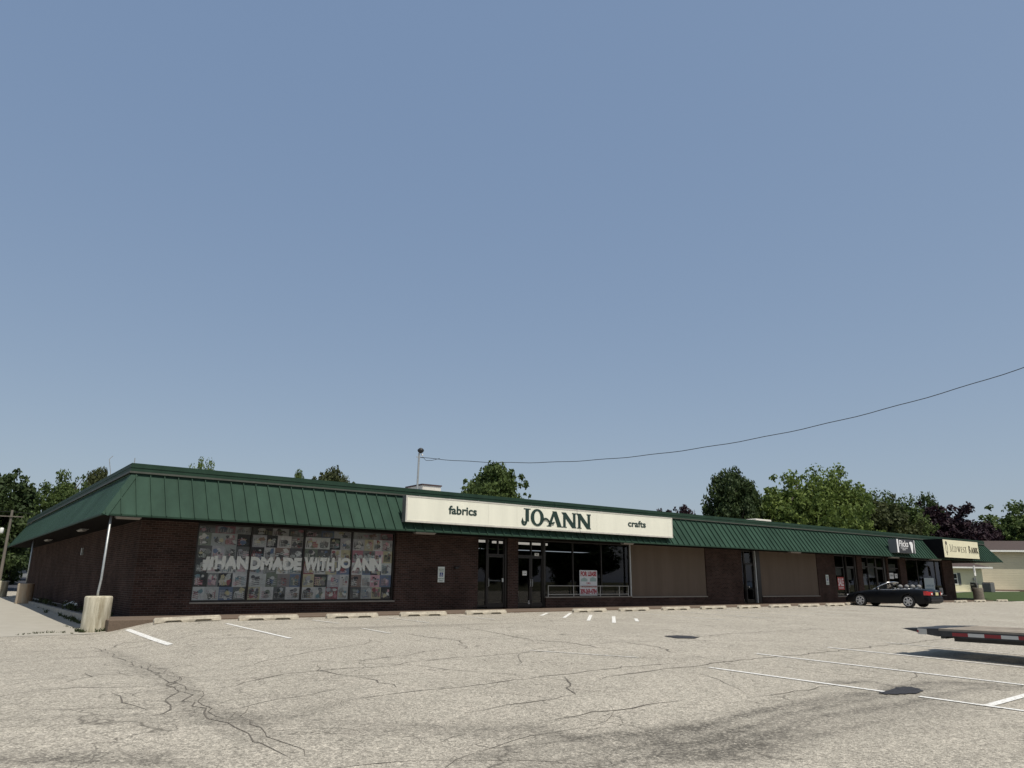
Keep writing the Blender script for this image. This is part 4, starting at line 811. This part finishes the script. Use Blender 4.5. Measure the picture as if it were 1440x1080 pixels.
# ---------------------------------------------------------------- flatbed trailer
def trailer():
    Z=-.40; u0,u1=11.9,13.95; n0,n1=-17.55,-24.2; top=.205
    t=thing('flatbed_trailer',(13.5,-21,g(13.5,-21)),'low flatbed trailer with plank deck and red-and-white reflective tape on its side rail','trailer')
    wood=mat('weathered_planks',(.30,.255,.20),rough=.9,var=.3,scale=2.2,bump=.3); steel=mat('black_steel',(.025,.026,.028),rough=.55,var=.3,scale=8)
    mb=MB(); k=10; wd=(u1-u0-.16)/k
    wd=(u1-u0-.04)/k
    for i in range(k): mb.box(u0+.02+i*wd+.006,u0+.02+(i+1)*wd-.006,n1,n0-.75,top-.045,top-.004*(i%2))
    mb.build('deck',wood,t)
    mb=MB()   # beaver tail, thin at its tip
    for a,b in ((u0,u0+.5),(u1-.5,u1)): mb.prism([(n0,top-.03),(n0-.75,top),(n0-.75,top-.16),(n0-.5,top-.13)],'x',a,b)
    mb.prism([(n0-.12,top-.02),(n0-.75,top-.01),(n0-.75,top-.06),(n0-.12,top-.05)],'x',u0+.5,u1-.5); mb.build('tail_ramp',steel,t)
    mb=MB()
    for a,b in ((u0,u0+.078),(u1-.078,u1)): mb.box(a,b,n1,n0-.752,top-.15,top-.047)
    for a in (u0+.35,u1-.45): mb.box(a,a+.1,n1,n0-.9,top-.26,top-.05)
    for n in np.arange(n0-1.0,n1,-.6): mb.box(u0+.08,u1-.08,n-.03,n+.03,top-.13,top-.048)
    mb.box(u0+.08,u1-.08,n0-.86,n0-.755,top-.2,top-.05)
    mb.build('frame',steel,t)
    mb=MB(); mb.box(u0+.01,u0+.06,n0-1.15,n1,top-.17,top-.151); mb.build('rub_rail',steel,t)
    red=mat('tape_red',(.22,.015,.02),rough=.35); wh=mat('tape_white',(.5,.5,.48),rough=.35)
    n=n0-1.02; i=0
    while n>n1+.3:
        mb=MB(); mb.box(u0-.004,u0-.0005,n-.30,n,top-.135,top-.068); mb.build('reflective_tape',red if i%2==0 else wh,t); n-=.302; i+=1
    mb=MB(); mb.box(u0-.02,u0-.0005,n0-.52,n0-.34,top-.13,top-.02); mb.build('lamp_box',mat('dull_aluminium',(.45,.45,.43),rough=.4,metal=.4),t)
    mb=MB(); mb.box(u0-.024,u0-.0205,n0-.36,n0-.33,top-.10,top-.05); mb.build('marker_lamp',red,t)
    for n in (-21.3,-22.15):
        for x in (u0-.17,u1+.17):
            mb=MB(); mb.lathe((x,n,g(x,n)+.34),[(.2,-.1),(.32,-.1),(.34,-.06),(.34,.06),(.32,.1),(.2,.1)],24,axis='x'); wl=mb.build('wheel',M_rubber,t,smooth=True)
            mb=MB(); mb.lathe((x,n,g(x,n)+.34),[(.2,-.06),(.19,.07),(.06,.09),(.05,.11)],16,axis='x'); mb.build('rim',M_white,wl)
    for x0,x1 in ((u0-.30,u0-.01),(u1+.01,u1+.30)):
        mb=MB(); mb.prism([(-20.8,top-.15),(-20.95,top+.18),(-22.5,top+.18),(-22.65,top-.15),(-22.62,top-.15),(-22.47,top+.15),(-20.98,top+.15),(-20.83,top-.15)],'x',x0,x1); mb.build('mudguard',steel,t)
    mb=MB(); mb.tube([(u0+.5,n1,top-.1),(13.5,n1-1.3,top-.1)],.05,6); mb.tube([(u1-.5,n1,top-.1),(13.5,n1-1.3,top-.1)],.05,6); mb.box(13.42,13.58,n1-1.5,n1-1.25,top-.15,top-.05); mb.build('tongue',steel,t)
    mb=MB(); mb.tube([(13.5,n1-1.25,top),(13.5,n1-1.25,g(13.5,n1-1.25))],.03,6); mb.build('jack',steel,t)
trailer()
# ---------------------------------------------------------------- buildings to the right
M_sid=mat('cream_siding',(.78,.74,.52),rough=.75,var=.05,scale=1); M_shing=mat('brown_shingle',(.065,.045,.038),rough=.95,var=.25,scale=5,bump=.4)
def siding(m,sp=.2):
    t=m.node_tree;N=t.nodes;L=t.links; b=N['Principled BSDF']; tc=N.new('ShaderNodeTexCoord'); wv=N.new('ShaderNodeTexWave'); wv.bands_direction='Z'; wv.wave_profile='SAW'; wv.inputs['Scale'].default_value=1/sp*.314/ .99; L.new(tc.outputs['Object'],wv.inputs['Vector']); bp=N.new('ShaderNodeBump'); bp.inputs['Strength'].default_value=.8; bp.inputs['Distance'].default_value=.03; L.new(wv.outputs[0],bp.inputs['Height']); L.new(bp.outputs[0],b.inputs['Normal'])
siding(M_sid)
M_sid2=mat('beige_siding',(.60,.54,.40),rough=.8,var=.06,scale=.6); siding(M_sid2,.25)
h=thing('small_house',(75,4.55,.42),'small pale yellow house with hipped brown roof and a shuttered window','house',rz=R(60))
mb=MB(); mb.box(75,83,4.55,16,.1,2.62); mb.build('wall',M_sid,h)
mb=MB(); a,b,c,d,z=74.4,83.6,3.9,16.6,2.70; r=1.6; mb.add([(a,c,z),(b,c,z),(b,d,z),(a,d,z),(79,c+4.2,z+r),(79,d-4.2,z+r)],[(0,1,4),(1,2,5,4),(2,3,5),(3,0,4,5),(3,2,1,0)]); rf=mb.build('roof',M_shing,h)
mb=MB(); mb.box(74.36,83.64,3.86,3.9,2.6,2.74); mb.box(74.36,74.4,3.9,16.6,2.6,2.74); mb.build('fascia',M_white,rf)
def sidewin(x,n0,n1,z0,z1,parent):
    mb=MB(); f=.07; mb.box(x-.04,x-.001,n0,n1,z0,z0+f); mb.box(x-.04,x-.001,n0,n1,z1-f,z1); mb.box(x-.04,x-.001,n0,n0+f,z0+f,z1-f); mb.box(x-.04,x-.001,n1-f,n1,z0+f,z1-f); mb.box(x-.038,x-.001,n0+f,n1-f,(z0+z1)/2-.03,(z0+z1)/2+.03); w_=mb.build('window',M_white,parent)
    mb=MB(); mb.box(x-.012,x-.002,n0+f,n1-f,z0+f,z1-f); mb.build('pane',mat('dark_pane',(.02,.022,.025),rough=.08),w_)
    for a0,a1 in ((n0-.33,n0-.03),(n1+.03,n1+.33)): mb=MB(); mb.box(x-.035,x-.001,a0,a1,z0-.02,z1+.02); mb.build('shutter',mat('shutter_grey',(.10,.11,.11),rough=.7),w_)
sidewin(75,7.2,7.85,1.1,2.15,h); sidewin(75,10.5,11.2,1.1,2.1,h)
mb=MB(); mb.box(74.85,74.999,5.45,5.6,1.5,1.75); mb.build('meter_box',M_grey,h)
bb=thing('beige_hall',(86,5,.44),'long beige sided building with brown roof beyond the lawn at the right edge','building',rz=R(48))
mb=MB(); mb.box(86,100,-30,9.5,-.2,4.5); mb.build('wall',M_sid2,bb)
mb=MB(); mb.add([(85.4,-30.5,4.62),(93,-30.5,6.0),(100.6,-30.5,4.62),(85.4,10,4.62),(93,10,6.0),(100.6,10,4.62)],[(0,1,4,3),(1,2,5,4),(0,2,1),(3,4,5),(0,3,5,2)]); rf=mb.build('roof',M_shing,bb)
mb=MB(); mb.box(85.36,85.4,-30.5,10,4.46,4.64); mb.build('gutter',M_white,rf)
mb=MB(); mb.box(85.96,85.999,-30,9.5,.44,.62); mb.build('plinth',mat('plinth',(.16,.11,.08)),bb)
t=thing('air_conditioner',(74,4.6,.45),'squat grey air conditioner beside the small yellow house','air conditioner')
mb=MB(); mb.box(73.5,74.4,3.4,4.15,.42,1.28); mb.build('housing',mat('ac_grey',(.13,.13,.13),rough=.6,var=.2,scale=14),t,bevel=.04); mb=MB(); mb.box(73.55,74.35,3.45,4.1,1.285,1.33); mb.build('fan_grille',M_black,t)
t=thing('barbecue_grill',(74,5.3,.45),'black lidded barbecue standing against the small yellow house','barbecue')
mb=MB(); mb.box(73.8,74.3,4.75,5.6,.5,.98); mb.build('cart',M_black,t,bevel=.02); mb=MB(); mb.prism([(4.72,.985),(5.63,.985),(5.6,1.2),(5.45,1.3),(4.9,1.3),(4.75,1.2)],'x',73.78,74.32); mb.build('lid',M_black,t,bevel=.03); mb=MB(); mb.tube([(73.74,4.9,1.08),(73.74,5.45,1.08)],.015,6); mb.build('handle',M_grey,t)
# ---------------------------------------------------------------- trees
def leafmat(name,c1,c2,tr=.25):
    m=bpy.data.materials.new(name); m.use_nodes=True; t=m.node_tree;N=t.nodes;L=t.links; b=N['Principled BSDF']; b.inputs['Roughness'].default_value=.65; b.inputs['Specular IOR Level'].default_value=.25
    a=N.new('ShaderNodeAttribute'); a.attribute_name='leafv'; x=N.new('ShaderNodeMix'); x.data_type='RGBA'; x.inputs[6].default_value=(*c1,1); x.inputs[7].default_value=(*c2,1); L.new(a.outputs['Fac'],x.inputs[0]); L.new(x.outputs[2],b.inputs['Base Color'])
    tl=N.new('ShaderNodeBsdfTranslucent'); L.new(x.outputs[2],tl.inputs[0]); ms=N.new('ShaderNodeMixShader'); ms.inputs[0].default_value=tr; L.new(b.outputs[0],ms.inputs[1]); L.new(tl.outputs[0],ms.inputs[2]); L.new(ms.outputs[0],N['Material Output'].inputs[0]); return m
M_bark=mat('bark',(.09,.075,.06),rough=.95,var=.3,scale=6,streak=True,bump=.6)
def crown_mesh(seed,nclump,leaf,nleaf,flat=1,spiky=0):
    """crown in unit space: radius ~1, z from -1 to 1; leaves gathered in clumps on limbs"""
    q=np.random.RandomState(seed); cl=[]
    for i in range(nclump):
        d=q.normal(size=3); d/=np.linalg.norm(d); r=q.uniform(.25,1)**.6*.86
        c=d*r; lump=1+.16*math.sin(3*math.atan2(d[1],d[0])+seed)+.12*math.sin(5*d[2]*2+seed*2); c*=lump
        c[2]=c[2]*1.0+ (.1 if spiky and d[2]>.3 else 0); cl.append((c,q.uniform(.13,.27)*(1.15 if r<.5 else 1)))
    for i in range(int(nclump*.35)):   # small sprays that break the outline
        d=q.normal(size=3); d[2]=abs(d[2])*.8+d[2]*.2; d/=np.linalg.norm(d); lump=1+.16*math.sin(3*math.atan2(d[1],d[0])+seed); cl.append((d*q.uniform(.82,.97+.12*spiky)*lump,q.uniform(.05,.11)))
    V=[];A=[]
    for c,r in cl:
        k=int(nleaf*(r/.2)**2); 
        d=q.normal(size=(k,3)); d/=np.linalg.norm(d,axis=1)[:,None]; p=c+d*(r*q.uniform(.35,1.12,size=(k,1)))*np.array([1,1,.8 if not spiky else 1.25])
        nrm=d*.8+q.normal(size=(k,3))*.7+np.array([0,0,.25]); nrm/=np.linalg.norm(nrm,axis=1)[:,None]
        t=np.cross(nrm,q.normal(size=(k,3))); t/=np.linalg.norm(t,axis=1)[:,None]; b=np.cross(nrm,t)
        s=leaf*q.uniform(.6,1.3,size=(k,1)); l=1.5
        V.append(np.stack([p-t*s*.5,p+b*s*l*.55-t*s*.1,p+t*s*.5+b*s*.12,p-b*s*l*.55],1).reshape(-1,3)); A.append(np.repeat(np.clip(q.uniform(.0,1)*.55+q.uniform(0,.45,size=k),0,1),1))
    V=np.concatenate(V); A=np.concatenate(A); n=len(A); zt=np.percentile(V[:,2],99.7); zl=np.percentile(V[:,2],.5); V[:,2]=(V[:,2]-zl)/(zt-zl)*2-1; V[:,:2]/=np.percentile(np.hypot(V[:,0],V[:,1]),97)
    me=bpy.data.meshes.new('crown'); me.vertices.add(n*4); me.vertices.foreach_set('co',V.ravel()); me.loops.add(n*4); me.loops.foreach_set('vertex_index',np.arange(n*4)); me.polygons.add(n); me.polygons.foreach_set('loop_start',np.arange(n)*4); me.polygons.foreach_set('loop_total',np.full(n,4)); me.update()
    at=me.attributes.new('leafv','FLOAT','FACE'); at.data.foreach_set('value',A.astype(np.float32)); me.validate(); return me,cl
def trunk_mesh(cl,H,Rr,cz,rz,seed):
    mb=MB(); q=random.Random(seed); base=H*.028; top=cz+rz*.5
    tp=[(0,0,-.5)]+[(q.gauss(0,.02)*H*.3,q.gauss(0,.02)*H*.3,top*i/6) for i in range(1,7)]
    mb.tube(tp,[base*1.3]+[base*(1-.13*i) for i in range(1,7)],7)
    for c,r in cl[::2][:26]:
        e=Vector((c[0]*Rr,c[1]*Rr,cz+c[2]*rz)); z0=max(H*.2,min(top,e.z-(.55*math.hypot(e.x,e.y))-.5)); k=min(6,max(1,int(z0/top*6))); s=Vector(tp[k]); s.z=z0
        mid=s*.5+e*.5+Vector((0,0,-.12*(e-s).length)); mb.tube([s,mid,e],[base*.35,base*.22,base*.08],5,cap=False)
    return mb
variants={}
def tree(kind,x,y,H,Rr,lab,m,name='tree',low=.34,cat='tree',grp='trees behind the strip mall',leaf=None):
    if kind not in variants:
        P={'a':(101,150,.055,150,0),'b':(33,150,.052,165,0),'c':(58,170,.05,150,0),'d':(77,120,.058,125,0),'e':(12,170,.05,150,1)}[kind]
        variants[kind]=crown_mesh(P[0],P[1],P[2],P[3],spiky=P[4])
    me,cl=variants[kind]; me2=me
    if len(me.materials)==0: me.materials.append(m)
    zb=g(x,y)-.1 if abs(x)<140 else .3
    t=thing(name,(x,y,zb),lab,cat,grp); hh=H-zb; rz=hh*(1-low)/2*.97; cz=hh-rz*1.04
    o=bpy.data.objects.new('crown',me); link(o); o.parent=t; o.location=(0,0,cz); o.scale=(Rr,Rr,rz); o.rotation_euler=(0,0,rnd.uniform(0,6.28))
    o.material_slots[0].link='OBJECT'; o.material_slots[0].material=m
    mb=trunk_mesh(cl,hh,Rr,cz,rz,int(x*7+y)); mb.v=[(a+x,b_+y,c+zb) for a,b_,c in mb.v]; tr=mb.build('trunk',M_bark,t,smooth=True); return t
L_dark=leafmat('dark_leaf',(0.024,0.044,0.015),(0.067,0.098,0.03)); L_mid=leafmat('mid_leaf',(0.039,0.068,0.018),(0.104,0.146,0.039)); L_light=leafmat('light_leaf',(0.067,0.107,0.024),(0.171,0.226,0.051),.3)
L_pur=leafmat('purple_leaf',(.012,.006,.010),(.035,.016,.022),.12); L_olive=leafmat('olive_leaf',(0.037,0.049,0.017),(0.091,0.104,0.037))
tree('a',-1.2,49.1,9.5,3.3,'large dark green tree at the left edge behind the utility pole',L_dark,low=.2)
tree('d',-5.8,47,8.4,3.2,'dark green tree cut by the left edge of the photo',L_mid,low=.15)
tree('b',2.2,71,7.4,3.4,'lower dark tree filling the gap under the left eave',L_dark,low=.1)
tree('c',3.1,43.8,9.2,2.1,'open-crowned tree rising over the left side roof',L_mid,low=.35)
tree('b',7.3,58.4,11.6,1.9,'yellow-green tree top just above the left roof slope',L_olive,low=.3)
tree('e',13.7,46.9,11.7,1.7,'bright sprig of a tree poking above the roof right of the left corner',L_light,low=.35)
tree('b',23.2,38.2,10.9,2.3,'round tree top above the roof left of the rooftop unit',L_olive,low=.35)
tree('d',21.4,42,11.0,1.0,'tiny leafy tip showing above the roofline left of the round tree top',L_mid,low=.4)
tree('b',45.6,43.7,14.2,4.3,'single broad green tree rising centrally behind the cream sign',L_mid,low=.3)
tree('d',52.7,22,8.3,2.0,'low purple-black tree tips just above the roof left of the dark green tree',L_pur,low=.3)
tree('d',50.6,23,7.9,1.0,'isolated dark twig tips above the roof right of the cream sign',L_pur,low=.3)
tree('b',59.8,21,12.4,3.1,'dark green rounded tree, leftmost of the big group on the right',L_dark,low=.25)
tree('c',67.1,19.1,12.4,4.5,'tall light green tree beside the dark rounded one',L_light,low=.15)
tree('e',71.5,16.8,13.3,4.1,'tallest light green tree with ragged top in the right group',L_light,low=.12)
tree('a',66.3,12.6,8.6,3.0,'low light green tree spilling over the roof right of the rooftop unit',L_light,low=.1)
tree('a',74.5,13.5,9.6,3.6,'mid green tree between the tall light tree and the spiky dark one',L_olive,low=.1)
tree('e',85.2,17.3,11.6,4.0,'dark green spiky-topped tree left of the purple tree',L_mid,low=.15)
tree('c',95.5,18.6,12.1,4.3,'dark green feathery tree directly behind the purple tree',L_dark,low=.15)
tree('a',93.6,15.3,10.5,4.6,'broad purple-leaved tree behind the black shop sign',L_pur,low=.1,name='purple_tree')
tree('b',104,15,9.0,3.4,'smaller purple-leaved tree above the bank sign',L_pur,low=.1,name='purple_tree')
tree('b',106.8,17.6,9.2,2.2,'pale green small tree between the purple tree and the far right trees',L_olive,low=.1)
tree('c',113.3,14.2,12.0,5.6,'large green tree rising over the beige building at the right edge',L_mid,low=.1)
tree('a',112,8.5,10.4,5.0,'green tree cut off by the right edge of the photo',L_light,low=.1)
tree('b',126,24,8.8,5.5,'hazy low trees beyond the beige building roof',L_mid,low=.05)
tree('a',118,20,9.0,4.0,'dark low tree left of the large green tree on the right',L_dark,low=.05)
# trees and a hall across the street, seen only as reflections in the shop glass
for i,(x,y,H,r_) in enumerate(((-40,-95,11,7),(-22,-105,13,8),(-2,-98,10,7),(20,-110,14,9),(42,-100,11,8),(66,-108,13,9),(90,-98,12,8),(115,-105,13,9),(140,-100,12,8),(-60,-60,11,7),(150,-62,12,9),(168,-80,13,9),(185,-66,12,9),(205,-52,13,10),(225,-38,12,9),(195,-88,13,9))):
    tree('abcde'[i%5],x,y,H,r_,'street tree reflected in the shop windows',[L_mid,L_dark,L_olive][i%3],low=.1,grp='street trees behind the camera')
hs2=thing('white_hall',(30,-75,-.6),'low white hall across the street, seen in the window reflections','building','')
mb=MB(); mb.box(0,48,-86,-74,-.8,3.4); mb.build('wall',M_white,hs2); mb=MB(); mb.box(-.6,48.6,-86.6,-73.4,3.402,3.8); mb.build('roof',M_shing,hs2)
# ---------------------------------------------------------------- far left: utility pole, wires, cottage, hedge
M_tim=mat('pole_timber',(.16,.14,.115),rough=.9,var=.2,scale=6,streak=True)
px,py=-1.1,36.2
t=thing('utility_pole',(px,py,g(px,py)),'leaning wooden utility pole with white transformer at the left edge','utility pole')
mb=MB(); mb.tube([(px-.02,py,-.3),(px,py,5.55)],[.11,.075],10); mb.build('pole',M_tim,t); mb=MB(); mb.box(px-.7,px+.7,py-.14,py-.07,5.08,5.14); mb.build('crossarm',M_tim,t)
mb=MB(); mb.lathe((px-.42,py-.2,3.95),[(.09,0),(.12,.05),(.12,.32),(.08,.37)],12); mb.build('transformer',M_white,t,smooth=True)
for i,(dz,x2,y2,z2,lab) in enumerate(((5.45,30,42,5.6,'topmost thin wire from the left utility pole running behind the roof'),(3.6,30,43,4.2,'lower thin wire from the left utility pole running behind the roof'))):
    for sgn in (1,):
        mb=MB(); P0=Vector((px,py,dz)); P1=Vector((x2,y2,z2)); pts=[P0.lerp(P1,q/12)-Vector((0,0,.5*4*q/12*(1-q/12))) for q in range(13)]; P2=Vector((px-40,py+6,dz+.1)); pts=[P2.lerp(P0,q/12)-Vector((0,0,.6*4*q/12*(1-q/12))) for q in range(12)]+pts
        mb.tube(pts,.015,4); tag(mb.build('overhead_wire',M_black),lab,'wire')
ct=thing('cottage',(7.5,84,1),'small pale cottage behind the hedge at the far left','house')
mb=MB(); mb.box(3.3,11,82,90,.6,2.6); mb.build('wall',mat('grey_boards',(.25,.27,.28),rough=.8,var=.15),ct); mb=MB(); mb.prism([(81.5,2.5),(90.5,2.5),(86,4.4)],'x',2.9,11.4); mb.build('roof',mat('dark_shingle',(.035,.035,.04),rough=.9),ct)
mb=MB(); mb.box(4.6,5.6,81.97,81.999,1.4,2.2); mb.build('window',mat('dark_pane2',(.03,.03,.035),rough=.1),ct)
def bush(x,y,H,r_,lab,m,grp=None):
    me,_=variants['d']; z=g(x,y); t=thing('shrub',(x,y,z-.05),lab,'shrub',grp); o=bpy.data.objects.new('foliage',me); link(o); o.parent=t; o.location=(0,0,H*.48); o.scale=(r_,r_,H*.52); o.rotation_euler=(0,0,rnd.uniform(0,6)); o.material_slots[0].link='OBJECT'; o.material_slots[0].material=m
    mb=MB(); mb.tube([(x,y,z-.1),(x+.05,y,z+H*.6)],[.05,.02],5); mb.build('stem',M_bark,t)
L_red=leafmat('russet_leaf',(.05,.022,.018),(.12,.06,.04))
for i,(x,y,H,r_,m,lab) in enumerate(((-9,80,2.6,3,L_red,'russet shrub at the left frame edge behind the road'),(-4.2,79,2.2,2.6,L_olive,'olive shrub left of the utility pole foot'),(-.2,80,2.4,2.4,L_dark,'dark shrub just right of the utility pole foot'),(1.6,78.5,1.2,1.4,L_red,'low russet shrub in front of the pale cottage'),(-6.5,60,4.5,3.2,L_mid,'tall leafy shrub mass left of the utility pole'),(.3,62,4.8,2.6,L_dark,'tall dark shrub mass between the utility pole and the building'))): bush(x,y,H,r_,lab,m,'shrubs along the far side of the road')
# litter and weeds in the planting bed
mb=MB(); q=random.Random(3)
for i in range(7):
    c=Vector((-.35+q.uniform(-.12,.12),9.3+q.uniform(-.8,.8),-.04+q.uniform(0,.12))); vs=[c+Vector((q.uniform(-.16,.16),q.uniform(-.2,.2),q.uniform(-.05,.16))) for _ in range(4)]; mb.add(vs,[(0,1,2),(0,2,3),(1,2,3)])
tag(mb.build('crumpled_paper',M_white),'crumpled white paper litter lying at the foot of the left side wall','litter')
mb=MB(); mb.recalc=False
def tuft(x,y,z,h,k):
    for _ in range(k):
        a=q.uniform(0,6.28); w_=h*.09; l=h*q.uniform(.5,1); dx,dy=math.cos(a),math.sin(a); b=Vector((x+q.gauss(0,h*.25),y+q.gauss(0,h*.25),z)); e=b+Vector((dx*l*.6,dy*l*.6,l)); m_=b+Vector((dx*l*.2,dy*l*.2,l*.6)); s=Vector((-dy,dx,0))*w_
        mb.add([b-s,b+s,m_+s*.8,e,m_-s*.8],[(0,1,2,3,4)])
for i in range(46): tuft(-.99+q.gauss(0,.05),q.uniform(-.8,14),g(-1,1)+.02,q.uniform(.06,.2),9)
for i in range(30): tuft(q.uniform(-.72,-.1),q.uniform(.2,20),-.09,q.uniform(.1,.3),8)
for i in range(16): a=q.uniform(2.2,5.8); tuft(-1.13+.42*math.cos(a),-1.4+.42*math.sin(a),g(-1.13,-1.4),q.uniform(.05,.16),9)
for pl in [CR[-6][1],CR[-5][1],CR[-7][1]]:
    for (a,b) in zip(pl[:-1],pl[1:]):
        for _ in range(5):
            t_=q.random(); x=a[0]+(b[0]-a[0])*t_; y=a[1]+(b[1]-a[1])*t_
            if math.hypot(x+2,y+4)<6: tuft(x,y,g(x,y),q.uniform(.03,.09),6)
tag(mb.build('weeds',mat('weed_leaf',(.05,.065,.022),rough=.9)),kind='stuff')
